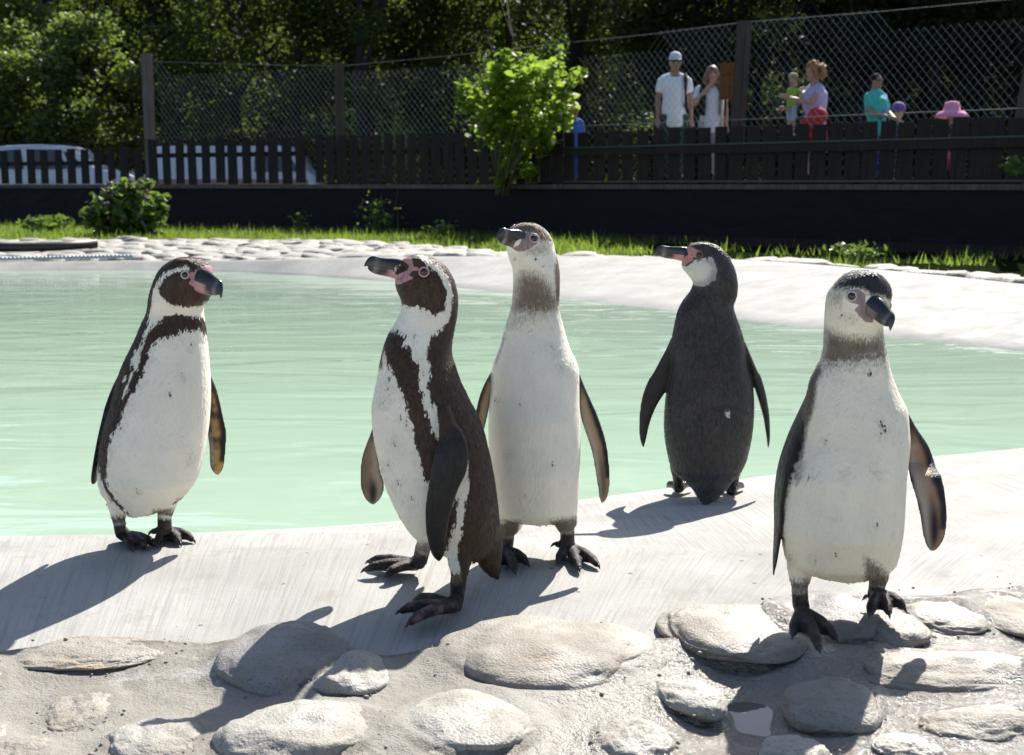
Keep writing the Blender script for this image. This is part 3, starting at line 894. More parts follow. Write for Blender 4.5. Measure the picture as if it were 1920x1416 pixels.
def trunk_mesh(h, r, seed, n=5):
    g = random.Random(seed); m = MB()
    pts = [(g.uniform(-.15, .15) * i, g.uniform(-.15, .15) * i, h * i / 5) for i in range(6)]
    m.tube(pts, [r * (1 - .14 * i) for i in range(6)], 8)
    for k_ in range(n):
        i = g.randint(2, 4); a = g.uniform(0, 6.28); p = Vector(pts[i]); L = h * g.uniform(.25, .4)
        q = p + Vector((math.cos(a) * L * .6, math.sin(a) * L * .6, L * .8))
        m.tube([p, (p + q) / 2 + Vector((0, 0, .1)), q], [r * .45, r * .3, r * .1], 6)
    me = mesh('trunk', m.V, m.F); me.materials.append(M_BARK); return me
TR = [trunk_mesh(8, .2, 1), trunk_mesh(9, .24, 2), trunk_mesh(3.2, .09, 3)]
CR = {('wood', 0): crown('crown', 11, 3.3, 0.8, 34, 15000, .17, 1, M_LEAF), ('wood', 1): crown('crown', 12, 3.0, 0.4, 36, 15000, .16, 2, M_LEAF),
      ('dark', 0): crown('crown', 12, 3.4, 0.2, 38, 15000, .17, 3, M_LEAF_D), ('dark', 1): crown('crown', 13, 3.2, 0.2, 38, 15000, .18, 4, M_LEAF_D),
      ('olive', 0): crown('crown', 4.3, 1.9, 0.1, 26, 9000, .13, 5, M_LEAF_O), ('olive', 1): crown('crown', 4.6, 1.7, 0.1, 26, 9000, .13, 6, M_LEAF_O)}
TLAB = {'wood': ('mid green leafy tree at the edge of the wood behind the fence', 'green trees behind the fence'),
        'dark': ('dark shaded tree in the wood behind the visitors', 'dark trees behind the fence'),
        'olive': ('rounded olive green shrub beyond the left picket fence and white car', 'olive shrubs at far left')}
def tree(kind, var, px, Y, sc_=1.0, rz=0.0):
    x = (px - CX) / F_PX * Y
    t = tag(empty('tree', (x, Y, terr_z(x) - .1), rz), TLAB[kind][0], 'shrub' if kind == 'olive' else 'tree', TLAB[kind][1])
    if kind == 'olive': t.name = 'shrub'
    t.scale = (sc_, sc_, sc_)
    o = bpy.data.objects.new('trunk', TR[2] if kind == 'olive' else TR[var]); COL.objects.link(o); o.parent = t
    o = bpy.data.objects.new('crown', CR[kind, var]); COL.objects.link(o); o.parent = t
for a in [(-60, 37, 1.15, 0), (20, 38, 1.2, 2), (105, 36.5, 1.08, 4), (178, 37, 1.12, 1), (-10, 42, 1.75, 3)]:
    tree('olive', int(a[3]) % 2, *a)
for a in [(330, 46, 1.1, 0), (450, 38.5, 1.0, 2), (560, 37, .9, 1), (690, 35, .85, 3), (820, 38, .92, 5), (950, 36, .85, 4), (1090, 35, .85, 2.2), (1230, 34, .8, 1.1),
          (60, 56, 1.3, 2.5), (210, 53, 1.25, 1.5), (-120, 56, 1.3, 3.5), (480, 50, 1.2, 2.9)]:
    tree('wood', int(a[3] * 7) % 2, *a)
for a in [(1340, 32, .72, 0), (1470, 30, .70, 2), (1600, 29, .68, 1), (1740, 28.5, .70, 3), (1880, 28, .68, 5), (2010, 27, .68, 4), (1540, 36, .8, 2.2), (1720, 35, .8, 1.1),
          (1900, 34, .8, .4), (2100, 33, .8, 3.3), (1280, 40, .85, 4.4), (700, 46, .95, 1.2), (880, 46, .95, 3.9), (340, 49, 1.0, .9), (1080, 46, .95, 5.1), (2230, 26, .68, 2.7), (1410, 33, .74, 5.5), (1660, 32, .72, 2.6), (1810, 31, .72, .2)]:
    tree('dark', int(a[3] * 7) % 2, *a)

# bright bush before the fence
g = np.random.default_rng(21)
pb = on_line(975) + nL * 0.55
zB = 0.72
def bushpt(px, py): return at(px, py, pb[1])
bb = []
for px_, py_, r_ in [(970, 210, 60), (905, 170, 36), (940, 130, 30), (1005, 160, 44), (1040, 130, 26), (1065, 150, 24), (1085, 140, 14), (880, 190, 28), (1060, 190, 34), (930, 230, 45), (1010, 250, 42),
                     (970, 290, 34), (955, 325, 22), (990, 318, 22), (1045, 235, 30), (950, 100, 14), (1050, 100, 14), (870, 160, 18), (990, 130, 26), (935, 338, 12), (1015, 285, 16), (960, 160, 40)]:
    p = bushpt(px_, py_); r = r_ * pb[1] / F_PX
    bb.append((p.x, p.y + g.uniform(-.35, .35), p.z, r, r))
bush = tag(empty('bush', (float(pb[0]), float(pb[1]), zB - .15)), 'large bright yellow-green leafy bush in front of the picket fence', 'bush')
C = blob_points([(b[0], b[1], b[2], b[3] * (.85 if i % 3 else 1.1)) for i, b in enumerate(bb)], 2500, g, 0.42)
me = leaves_mesh('foliage', C - np.array(bush.location), 0.13, g, 0.6); me.materials.append(M_LEAF_Y)
o = link('foliage', me, None, bush, False)
m = MB()
for k_ in range(16):
    b_ = bb[k_]; q = Vector(b_[:3]) - bush.location
    m.tube([(g.uniform(-.1, .1), g.uniform(-.1, .1), 0), (q.x * .4, q.y * .5, q.z * .55), tuple(q)], [.02, .013, .004], 5)
m.build('stems', M_STEM, bush, True)

# leafy plant with purple flowers in front of the wall
Yp = 19.6
pl = tag(empty('flowering_plant', (at(242, 440, Yp).x, Yp, -.06)), 'dense green burdock-like plant with dull purple flowers at the wall', 'plant')
bb = []
for px_, py_, r_ in [(240, 400, 50), (200, 395, 34), (285, 400, 32), (215, 365, 26), (262, 362, 26), (300, 380, 20), (180, 410, 20), (240, 430, 44), (195, 430, 30), (285, 430, 30), (270, 345, 12), (232, 350, 15)]:
    p = at(px_, py_, Yp); r = r_ * Yp / F_PX; bb.append((p.x, p.y + g.uniform(-.2, .2), p.z, r, r))
C = blob_points(bb, 1500, g, 0.3)
me = leaves_mesh('foliage', C - np.array(pl.location), 0.13, g, 0.5); me.materials.append(M_LEAF_B); link('foliage', me, None, pl, False)
m = MB()
M_PURP = plain('dull_purple_flower', (0.13, 0.085, 0.095), 0.8)
for k_ in range(40):
    b_ = bb[g.integers(0, 10)]; a = g.uniform(0, 6.28); e = g.uniform(.1, 1.2)
    q = Vector((b_[0] + b_[3] * math.cos(a) * math.cos(e), b_[1] - abs(b_[3] * math.sin(a) * math.cos(e)), b_[2] + b_[3] * math.sin(e) * 1.05)) - pl.location
    m.ell(q, (.026, .026, .03), 7, 5)
tag(m.build('flower_heads', M_PURP, pl, True), kind='stuff')
m = MB()
for k_ in range(10):
    q = Vector(bb[k_][:3]) - pl.location
    m.tube([(0, 0, 0), (q.x * .5, q.y * .5, q.z * .6), tuple(q)], [.014, .01, .004], 5)
m.build('stems', M_STEM, pl, True)

# small weeds and tall weeds before the wall
def weed(px, py, Y, hpx, wpx, n, lab, cat='weed', size=.09, flower=False):
    b0 = at(px, py, Y); h = hpx * Y / F_PX; wd = wpx * Y / F_PX
    t = tag(empty('weed', (b0.x, Y, b0.z)), lab, cat)
    C = np.column_stack([g.normal(0, wd * .4, n), g.normal(0, wd * .35, n), np.abs(g.beta(1.4, 1.8, n)) * h])
    me = leaves_mesh('leaves', C, size, g, .3); me.materials.append(M_LEAF_B); link('leaves', me, None, t, False)
    m = MB()
    for k_ in range(7):
        x_, y_ = g.normal(0, wd * .3), g.normal(0, wd * .3)
        m.tube([(x_ * .3, y_ * .3, 0), (x_ * .7, y_ * .7, h * .6), (x_, y_, h * g.uniform(.75, 1.05))], [.006, .005, .002], 4)
    m.build('stems', M_STEM, t)
    return t, h
weed(85, 436, 21.2, 32, 46, 220, 'low leafy weed on the grass left of the flowering plant', size=.12)
t_, h_ = weed(706, 436, 20.6, 78, 40, 130, 'tall thin weeds with one yellow flower before the black wall', size=.075)
m = MB(); fl = at(745, 391, 20.5) - t_.location
for k_ in range(9):
    a = k_ * 0.7; m.ell(fl + Vector((.035 * math.cos(a), .035 * math.sin(a), 0)), (.03, .03, .012), 7, 5)
m.build('flower', plain('yellow_petals', (0.75, 0.5, 0.02), .6), t_, True)
m = MB(); m.tube([(fl.x + .02, fl.y, -.1), tuple(fl)], .005, 4); m.tube([(.2, 0, 0), (.32, 0, .5), (.36, 0, .74), (.28, 0, .82)], .004, 4); m.build('flower_stalk', M_STEM, t_)
weed(560, 436, 21.0, 40, 22, 40, 'sparse pale grassy weed leaning before the wall', size=.07)
weed(830, 440, 19.4, 28, 30, 60, 'small broad weed in the shaded grass by the wall', size=.08)
weed(1610, 482, 13.2, 30, 60, 110, 'sunlit tuft of weeds near the right cobbles', size=.07)
weed(1905, 330, 14.6, 40, 30, 90, 'green weed on the wall cap at the right frame edge', size=.07)

# grass: blades scattered between cobbles and wall
outer = np.array([edge_pt(fi, 1.0)[:2] for fi in range(i0, i1)])
inner = np.array([edge_pt(fi, 0.0)[:2] for fi in range(i0, i1)][::-1])
n = 150000
gx = g.uniform(-10.5, 8.0, n); gy = g.uniform(7.5, 25.5, n)
ok = (gy < wall_y(gx) - 0.2)
P2 = np.column_stack([gx, gy])[ok]
pol = np.concatenate([outer, inner])
full = np.concatenate([outer, [[-12, 7], [4.0, 6.5]]])
P2 = P2[(poly_sd(P2, full) < -0.0)]
P2 = P2[P2[:, 1] > 8.0]
dens = np.array([noise.noise(Vector((x * 1.1, y * 1.1, 0))) for x, y in P2])
P2 = P2[g.uniform(-.55, .5, len(P2)) < dens + .35 - .98 * sstep(.3, 1.8, P2[:, 0]) - .3 * sstep(-1.6, -.9, P2[:, 0]) * sstep(.4, 0, P2[:, 0])]  # thinned at right over the dark soil to imitate shade
n = len(P2)
a = g.uniform(0, 6.28, n); hh = g.uniform(.04, .12, n) * (1 + .7 * (g.uniform(0, 1, n) > .93)); ww = g.uniform(.006, .013, n)
lean = g.normal(0, .045, (n, 2))
b0 = np.column_stack([P2[:, 0] - ww * np.cos(a), P2[:, 1] - ww * np.sin(a), np.full(n, -.075)])
b1 = np.column_stack([P2[:, 0] + ww * np.cos(a), P2[:, 1] + ww * np.sin(a), np.full(n, -.075)])
b2 = np.column_stack([P2[:, 0] + lean[:, 0], P2[:, 1] + lean[:, 1], -.06 + hh])
V = np.stack([b0, b1, b2], 1).reshape(-1, 3)
me = mesh_np('grass', V, np.arange(3 * n).reshape(-1, 3))
fattr(me, 'rnd', np.repeat(np.clip(g.normal(.5, .3, n), 0, 1), 3))
tag(link('grass', me, M_GRASS, smooth=False), 'strip of short sunlit grass below the black wall', kind='stuff')

# black pipe and float rope at the left
m = MB(); m.tube([at(-120, 464, 13.9), at(40, 464, 13.9), at(110, 462, 14.1), at(182, 457, 14.3)], .05, 12)
tag(m.build('drain_pipe', plain('black_rubber', (.012, .012, .013), .5), None, True), 'thick black pipe lying on the cobbles at the left edge', 'pipe')
fr_ = tag(empty('float_rope', (0, 0, 0)), 'thin rope with small grey-blue floats along the left water edge', 'rope')
r0, r1 = at(-60, 487, 12.35), at(250, 480.5, 12.5)
m = MB(); m.tube([r0, (r0 + r1) / 2 - Vector((0, 0, .01)), r1], .006, 5); m.build('cord', plain('grey_cord', (.3, .32, .35), .7), fr_)
me = mesh('float', *ell_vf((0, 0, 0), (.022, .02, .02), 8, 6)); me.materials.append(plain('float_plastic', (.22, .27, .33), .5))
for k_ in range(42):
    t = (k_ + .5) / 42; o = bpy.data.objects.new('float', me); COL.objects.link(o); o.parent = fr_; o.location = r0 + (r1 - r0) * t
# ------------------------------------------------------------------ vehicles beyond the left fence
M_WHITE = plain('white_car_paint', (.55, .58, .63), .22, var=.03)
M_GLASS = plain('dark_car_glass', (.02, .025, .03), .06, var=.05, spec=.8)
M_TYRE = plain('tyre_rubber', (.015, .015, .016), .8)
M_RIMM = plain('alloy_rim', (.5, .5, .52), .3, .8, var=.05)
M_LAMP = plain('lamp_glass', (.5, .52, .55), .1, var=.05)
M_ORANGE = plain('orange_stripe', (.30, .19, .15), .5)
def car(px, Y, prof, wins, L, H, Wd, name, lab, cat, wheels, stripe=False):
    x = (px - CX) / F_PX * Y; z = terr_z(x)
    t = tag(empty(name, (x, Y, z)), lab, cat)
    P = crom([[a * L, b * H] for a, b in prof], 3, True)
    rings = []
    for v, ins in ((-.5, .07), (-.46, .02), (-.3, 0), (.3, 0), (.46, .02), (.5, .07)):
        r = []
        for a, b in P:
            tum = 1 - .16 * max(0, (b / H - .55) / .45)
            cx_, cz_ = 0, H * .5
            r.append(Vector((cx_ + (a - cx_) * (1 - ins), v * Wd * tum, cz_ + (b - cz_) * (1 - ins))))
        rings.append(r)
    V, Fs = loft(rings); link('body', mesh('body', V, Fs), M_WHITE, t)
    for wn in wins:
        for s_ in (-1, 1):
            Q = [Vector((a * L, s_ * (Wd * .5 * (1 - .16 * max(0, (b - .55) / .45)) + .004) * (.985 if b > .8 else 1), b * H)) for a, b in wn]
            Q2 = [q + Vector((0, -s_ * .03, 0)) for q in Q]; n_ = len(Q)
            Fs = [tuple(range(n_)), tuple(range(2 * n_ - 1, n_ - 1, -1))] + [(i, (i + 1) % n_, n_ + (i + 1) % n_, n_ + i) for i in range(n_)]
            link('window', mesh('window', Q + Q2, Fs), M_GLASS, t, False)
    for wx in wheels:
        for s_ in (-1, 1):
            wr = .30
            o = bpy.data.objects.new('wheel', None); COL.objects.link(o); o.parent = t; o.location = (wx * L, s_ * Wd * .46, wr)
            Mr = Matrix.Rotation(math.pi / 2, 3, 'X')
            V, Fs = loft([[Mr @ Vector((wr * q * math.cos(6.2832 * j / 24), wr * q * math.sin(6.2832 * j / 24), zz)) for j in range(24)] for q, zz in ((.62, -.1), (.95, -.1), (1, -.06), (1, .06), (.95, .1), (.62, .1))], False)
            link('tyre', mesh('tyre', V, Fs), M_TYRE, o)
            V, Fs = loft([[Mr @ Vector((wr * q * math.cos(6.2832 * j / 24), wr * q * math.sin(6.2832 * j / 24), zz)) for j in range(24)] for q, zz in ((.63, -.08), (.5, -.1), (.15, -.085), (.15, .085), (.5, .1), (.63, .08))])
            link('rim', mesh('rim', V, Fs), M_RIMM, o)
    for s_ in (-1, 1):
        V, Fs = ell_vf((.485 * L, s_ * Wd * .36, .46 * H), (.06, .14, .07)); link('headlight', mesh('headlight', V, Fs), M_LAMP, t)
    if stripe:
        for s_ in (-1, 1):
            m = MB(); m.box((0, s_ * (Wd * .5 + .003), .44 * H), (L * .9, .012, .13)); m.build('stripe', M_ORANGE, t)
    return t
hatch = [(-.5, .2), (-.5, .5), (-.46, .66), (-.40, .92), (-.30, .99), (-.05, 1.0), (.10, .95), (.25, .66), (.44, .58), (.5, .46), (.5, .2), (.3, .16), (0, .15), (-.3, .16)]
hw = [[(-.40, .64), (-.36, .9), (-.2, .93), (-.18, .63)], [(-.155, .63), (-.165, .93), (.03, .92), (.09, .64)], [(.11, .65), (.06, .9), (.10, .87), (.2, .66)]]
car(132, 32.0, hatch, hw, 3.9, 1.60, 1.7, 'parked_car', 'white hatchback parked behind the low picket fence at far left', 'car', (-.31, .31))
van = [(-.5, .18), (-.5, .6), (-.48, .93), (-.42, .995), (-.2, 1.0), (.2, 1.0), (.36, .97), (.44, .62), (.49, .52), (.5, .2), (.3, .15), (0, .14), (-.3, .15)]
vw = [[(.14, .6), (.14, .9), (.33, .9), (.40, .6)]]
car(452, 33.0, van, vw, 4.3, 1.60, 1.8, 'delivery_van', 'white van with orange lower stripe seen through the picket gaps', 'van', (-.32, .32), True)

# ------------------------------------------------------------------ visitors behind the fence
M_SKIN = plain('skin', (.40, .23, .16), .5, var=.08)
M_SKIN2 = plain('tanned_skin', (.27, .15, .10), .5, var=.08)
def cloth(name, col): return plain(name, col, .85, var=.15, scale=60, bump=.15)
HB = {}
def person(px, head_py, dY, yaw, lab, skin, shirt=None, legs_=None, hair=None, cap=None, arms=None, parts=(), sleeve=.45, lean=0.0, girth=1.0, shorts=False, ground=None, group=None, hairlen=0, look=0.0, hs=1.0, hk=1.0):
    Y = float(on_line(px)[1]) + dY
    x = (px - CX) / F_PX * Y; z0 = terr_z(x) if ground is None else at(px, ground, Y).z
    H = at(px, head_py, Y).z - z0
    t = tag(empty('person', (x, Y, z0), yaw), lab, 'person', group)
    u = H / (1.520 + .23 * hs); gth = girth
    u0 = u; hip, kne = .92 * u, .49 * u
    def lx(zz): return lean * max(0, zz - hip)           # leaning forward (+y)
    B = lambda X, y, zz, q=None: Vector((X * u0, y * u0 + lx(zz * u0), zz * u0))
    pelvis, chest, neck, head = B(0, 0, .95), B(0, .01, 1.30), B(0, .0, 1.47), B(0, .03, 1.62)
    torso_pts = [B(0, 0, .88), B(0, .0, 1.0), B(0, .01, 1.15), B(0, .0, 1.32), B(0, -.01, 1.42), B(0, 0, 1.49), B(0, .015, 1.56)]
    def torso(extra=0.0, top=5):
        rr = [(.155, .115), (.16, .115), (.145 * gth, .12 * gth), (.172, .125 * gth), (.125, .085), (.06, .06), (.055, .06)]
        rings = []
        for p, (a, b) in list(zip(torso_pts, rr))[:top]:
            rings.append([p + Vector((math.cos(q) * (a * u + extra), math.sin(q) * (b * u + extra), 0)) for q in [6.2832 * j / 20 for j in range(20)]])
        return loft(rings)
    if arms is None: arms = {}
    A = {}
    for s_, nm in ((-1, 'L'), (1, 'R')):
        d = arms.get(nm) or [(.175 * s_, 0, 1.385), (.225 * s_, -.02, 1.13), (.23 * s_, .06, .88)]
        A[nm] = [B(*q) for q in d]
    legp = lambda s_: [B(.09 * s_, 0, .92), B(.10 * s_, .01, .49), B(.10 * s_, -.02, .08)]
    ub, u = u, u * hs
    head = B(0, .03, 1.505) + Vector((0, 0, .115 * u))
    S_ = []
    Mh = Matrix.Rotation(look, 3, 'Z')
    S_.append(ell_vf(head, (.075 * u, .095 * u, .115 * u), 18, 12))
    fwd = Mh @ Vector((0, 1, 0)); sd_ = Mh @ Vector((1, 0, 0))
    S_.append(ell_vf(head + fwd * .093 * u + Vector((0, 0, -.015 * u)), (.016 * u, .022 * u, .024 * u), 8, 6))       # nose
    S_.append(ell_vf(head + fwd * .06 * u + Vector((0, 0, -.085 * u)), (.04 * u, .04 * u, .035 * u), 10, 6))         # chin
    for s_ in (-1, 1): S_.append(ell_vf(head + sd_ * .076 * u * s_ - Vector((0, 0, .01 * u)), (.014 * u, .024 * u, .034 * u), 8, 6))
    u, uh = ub, u
    S_.append(torso(0, 7))
    for nm in ('L', 'R'):
        a, b, c = A[nm]
        S_.append(tube_vf([a, (a + b) / 2, b], [.052 * u, .048 * u, .04 * u], 10)); S_.append(tube_vf([b, (b + c) / 2, c], [.041 * u, .038 * u, .027 * u], 10))
        f = (c - b).normalized(); sidev = f.cross(Vector((0, 1, 0.2))).normalized()
        S_.append(ell_vf(c + f * .045 * u, (.034 * u, .026 * u, .045 * u), 10, 8))
        for k_ in range(4):
            q = c + f * .075 * u + sidev * (k_ - 1.5) * .019 * u; ln = (.065, .078, .074, .055)[k_] * u
            S_.append(tube_vf([q, q + f * ln * .55 + Vector((0, .006 * u, 0)), q + f * ln + Vector((0, .02 * u, 0))], [.0105 * u, .0095 * u, .008 * u], 6))
        q = c + f * .03 * u + sidev * .03 * u
        S_.append(tube_vf([q, q + (f + sidev).normalized() * .055 * u], [.012 * u, .009 * u], 6))
    for s_ in (-1, 1):
        a, b, c = legp(s_)
        S_.append(tube_vf([a, (a + b) / 2, b], [.095 * u, .08 * u, .055 * u], 12)); S_.append(tube_vf([b, (b * .6 + c * .4), c], [.055 * u, .056 * u, .034 * u], 12))
        S_.append(tube_vf([c + Vector((0, -.03, -.03)) * u, c + Vector((0, .06, -.045)) * u, c + Vector((.0, .16, -.05)) * u], [.04 * u, .038 * u, .028 * u], 8))
    me, _ = remeshed('body', S_, .011 * u, 2)
    me.materials.clear(); me.materials.append(skin); link('body', me, None, t)
    def cl(name, parts_, mat, vox=.018, sm=4):
        m_, _ = remeshed(name, parts_, vox * u, sm); m_.materials.clear(); m_.materials.append(mat); link(name, m_, None, t)
    if shirt:
        P_ = [torso(.016 * u, 5), loft([[B(0, 0, zz) + Vector((math.cos(q) * .172 * u, math.sin(q) * .135 * u * min(gth, 1.2), 0)) for q in [6.2832 * j / 20 for j in range(20)]] for zz in (.74, .84, .96)])]
        for nm in ('L', 'R'):
            a, b, c = A[nm]
            e = a + (b - a) * min(1, sleeve * 1.5); P_.append(tube_vf([a + (a - b) * .05, (a + e) / 2, e], [.064 * u, .066 * u, .064 * u], 10))
            P_.append(tube_vf([Vector((0, 0, 1.455 * u)), a], [.055 * u, .06 * u], 10))
            if sleeve > .9: P_.append(tube_vf([b, b + (c - b) * .85], [.06 * u, .046 * u], 10))
        cl('shirt', P_, shirt)
    if legs_:
        P_ = [tube_vf([B(0, 0, .80), B(0, 0, .93)], [.125 * u, .125 * u], 14)]
        for s_ in (-1, 1):
            a, b, c = legp(s_)
            P_.append(tube_vf([a, (a + b) / 2, b], [.11 * u, .098 * u, .08 * u], 12))
            if not shorts: P_.append(tube_vf([b, c + Vector((0, 0, .02 * u))], [.08 * u, .065 * u], 12))
        cl('trousers', P_, legs_)
    for s_ in (-1, 1):                                    # shoes
        c = legp(s_)[2]
        m = MB(); m.tube([c + Vector((0, -.06, -.035)) * u, c + Vector((0, .06, -.035)) * u, c + Vector((0, .17, -.045)) * u], [.045 * u, .048 * u, .034 * u], 10); m.build('shoe', M_TYRE, t, True)
    u = uh
    for s_ in (-1, 1):                                    # eyes
        m = MB(); m.ell(head + fwd * .082 * u + sd_ * .03 * u * s_ + Vector((0, 0, .012 * u)), .012 * u, 8, 6); m.build('eye', M_TYRE, t, True)
    m = MB(); m.ell(head + fwd * .09 * u + Vector((0, 0, -.05 * u)), (.024 * u, .008 * u, .006 * u), 8, 6, Mh); m.build('mouth', plain('lips', (.3, .1, .08), .5), t, True)
    if hair:
        mat, kind = hair
        P_ = []
        if kind == 'short': P_.append(ell_vf(head - fwd * .018 * u + Vector((0, 0, .025 * u)), (.084 * u, .098 * u, .108 * u), 16, 10))
        if kind == 'long':
            P_.append(ell_vf(head - fwd * .022 * u + Vector((0, 0, .022 * u)), (.107 * u, .112 * u, .122 * u), 16, 10))
            for s_ in (-1, 1): P_.append(tube_vf([head + sd_ * .075 * u * s_, head + sd_ * .105 * u * s_ + fwd * .02 * u + Vector((0, 0, -.12 * u)), head + sd_ * .10 * u * s_ + fwd * .04 * u + Vector((0, 0, -.26 * u))], [.052 * u, .055 * u, .03 * u], 8))
            P_.append(tube_vf([head - fwd * .06 * u, head - fwd * .08 * u + Vector((0, 0, -.26 * u))], [.075 * u, .06 * u], 10))
        if kind == 'curly':
            gg = random.Random(5)
            for k_ in range(330):
                v = Vector((gg.gauss(0, 1), gg.gauss(0, 1), gg.gauss(0, 1))).normalized()
                if v.dot(fwd) > .5: continue
                if v.z < -.65: continue
                P_.append(ell_vf(head - fwd * .02 * u + Vector((0, 0, .02 * u)) + v * gg.uniform(.10, .175) * u, gg.uniform(.02, .034) * u, 8, 6))
            P_.append(ell_vf(head - fwd * .03 * u + Vector((0, 0, .03 * u)), (.1 * u, .11 * u, .12 * u), 14, 8))
        cl('hair', P_, mat, .012, 1)
    if cap:
        mat, kind = cap
        m = MB(); u0_ = u; u = u * hk
        if kind == 'cap':
            rings = [[head + Vector((0, 0, .03 * u + zz * u)) - fwd * .008 * u + (sd_ * math.cos(q) * .088 + fwd * math.sin(q) * .105) * u * r for q in [6.2832 * j / 20 for j in range(20)]] for r, zz in ((1, 0), (1.0, .035), (.86, .075), (.55, .103), (.12, .115))]
            V, Fs = loft(rings); m.add(V, Fs)
            rings = [[head + Vector((0, 0, .034 * u - .012 * u * q2 + dz * u)) + fwd * (.085 + .075 * q2) * u + sd_ * s2 * .075 * (1 - .35 * q2) * u for s2, dz in ((-1, 0), (0, .008), (1, 0), (1, -.006), (0, .002), (-1, -.006))] for q2 in (0, .5, 1)]
            V, Fs = loft(rings); m.add(V, Fs)
        if kind == 'brim':
            rings = [[head + Vector((0, 0, zz * u + .022 * u * abs(math.cos(q)) * (r > 1.3))) + (sd_ * math.cos(q) * .09 + fwd * math.sin(q) * .10) * u * r for q in [6.2832 * j / 28 for j in range(28)]] for r, zz in ((1.0, .015), (1.6, -.02), (2.05, -.06), (2.08, -.05), (1.5, .0), (1.05, .03), (.98, .08), (.8, .125), (.35, .135))]
            V, Fs = loft(rings); m.add(V, Fs)
        m.build('hat', mat, t, True); u = u0_
    for name, fn, mat in parts:
        m = MB(); fn(m, uh if name in ('sunglasses', 'hood') else ub, B, head, fwd, sd_); m.build(name, mat, t, True)
    return t, u, B
M_BR = plain('brown_hair', (.16, .07, .03), .5); M_BK = plain('black_hair', (.012, .011, .011), .85, spec=.15); M_RD = plain('curly_auburn_hair', (.26, .11, .03), .6)
def shades(m, u, B, head, fwd, sd_):
    for s_ in (-1, 1): m.ell(head + fwd * .09 * u + sd_ * .034 * u * s_ + Vector((0, 0, .012 * u)), (.03 * u, .014 * u, .021 * u), 10, 6)
    m.tube([head + fwd * .1 * u - sd_ * .03 * u + Vector((0, 0, .015 * u)), head + fwd * .1 * u + sd_ * .03 * u + Vector((0, 0, .015 * u))], .005 * u, 5)
    for s_ in (-1, 1): m.tube([head + fwd * .085 * u + sd_ * .062 * u * s_ + Vector((0, 0, .015 * u)), head - fwd * .01 * u + sd_ * .08 * u * s_ + Vector((0, 0, .015 * u))], .005 * u, 5)
def strap(m, u, B, head, fwd, sd_):
    m.tube([B(-.15, -.08, 1.43), B(-.14, .06, 1.46), B(-.135, .14, 1.30), B(-.14, .14, 1.05), B(-.18, .02, .95)], .024 * u, 6)
GRP = 'visitors watching from behind the fence'
PI = math.pi
M_W1, M_GRN = cloth('white_cotton', (.72, .74, .80)), cloth('dark_green_cloth', (.012, .045, .032))
M_SHADES = plain('dark_lenses', (.012, .012, .014), .15)
person(1258, 99, .95, PI, 'man in white polo shirt, pale cap and sunglasses behind the fence', M_SKIN2, M_W1, M_GRN, (M_BK, 'short'), (cloth('pale_grey_cap', (.5, .54, .6)), 'cap'),
       parts=[('sunglasses', shades, M_SHADES), ('shoulder_strap', strap, M_BK)], group=GRP)
def cardigan(m, u, B, head, fwd, sd_):
    for s_ in (-1, 1):
        m.tube([B(.13 * s_, -.07, 1.44), B(.135 * s_, .06, 1.45), B(.16 * s_, .14, 1.25), B(.16 * s_, .13, 1.0)], [.045 * u, .05 * u, .055 * u, .05 * u], 8)
person(1326, 124, .9, PI, 'woman with long brown hair holding a hand to her mouth', M_SKIN, cloth('white_print_cloth', (.58, .62, .70)), cloth('white_trousers', (.36, .35, .36)), (M_BR, 'long'),
       arms={'R': [(.20, 0, 1.40), (.27, .12, 1.16), (.035, .17, 1.48)], 'L': None}, parts=[('cardigan', cardigan, M_BK)], group=GRP)
# woman with curly hair and the child on her arm
yw = PI / 2 + .25
person(1518, 121, 1.1, yw, 'woman with curly auburn hair in lavender top, hugging a small child', M_SKIN, cloth('lavender_cloth', (.42, .36, .62)), cloth('pale_mauve_trousers', (.45, .36, .50)), (M_RD, 'curly'),
       arms={'L': [(-.2, 0, 1.38), (-.24, .22, 1.16), (-.14, .50, 1.24)], 'R': [(.2, .02, 1.38), (.22, .24, 1.12), (.06, .48, 1.10)]}, sleeve=.3, group=GRP, lean=.05, girth=1.4)
person(1474, 138, .95, -PI / 2 + .5, 'small child in khaki cap and lime shirt carried on the woman\'s arm', M_SKIN, cloth('lime_cloth', (.22, .42, .03)), cloth('light_blue_shorts', (.3, .42, .62)), None,
       (cloth('khaki_cap', (.33, .28, .19)), 'cap'), ground=258, hs=1.5, arms={'L': [(-.18, 0, 1.38), (-.2, .2, 1.3), (-.12, .38, 1.42)], 'R': [(.18, 0, 1.38), (.2, .22, 1.28), (.1, .4, 1.38)]}, shorts=True, group=GRP)
def hood(m, u, B, head, fwd, sd_):
    m.ell(head - fwd * .03 * u + Vector((0, 0, .01 * u)), (.19 * u, .17 * u, .17 * u), 16, 10); m.ell(head + sd_ * .12 * u - Vector((0, 0, .12 * u)), (.2 * u, .15 * u, .13 * u), 14, 8)
person(1522, 206, .7, PI * .95, 'child in a red jacket just showing above the boards', M_SKIN, cloth('red_cloth', (.42, .02, .03)), cloth('dark_trousers', (.02, .02, .025)), None, parts=[('hood', hood, cloth('red_hood', (.42, .02, .03)))], sleeve=1.0, group=GRP, girth=1.35, hs=1.4)
def bag(m, u, B, head, fwd, sd_):
    m.tube([B(-.12, .1, 1.4), B(-.02, .17, 1.2), B(.1, .16, 1.0)], .03 * u, 6)
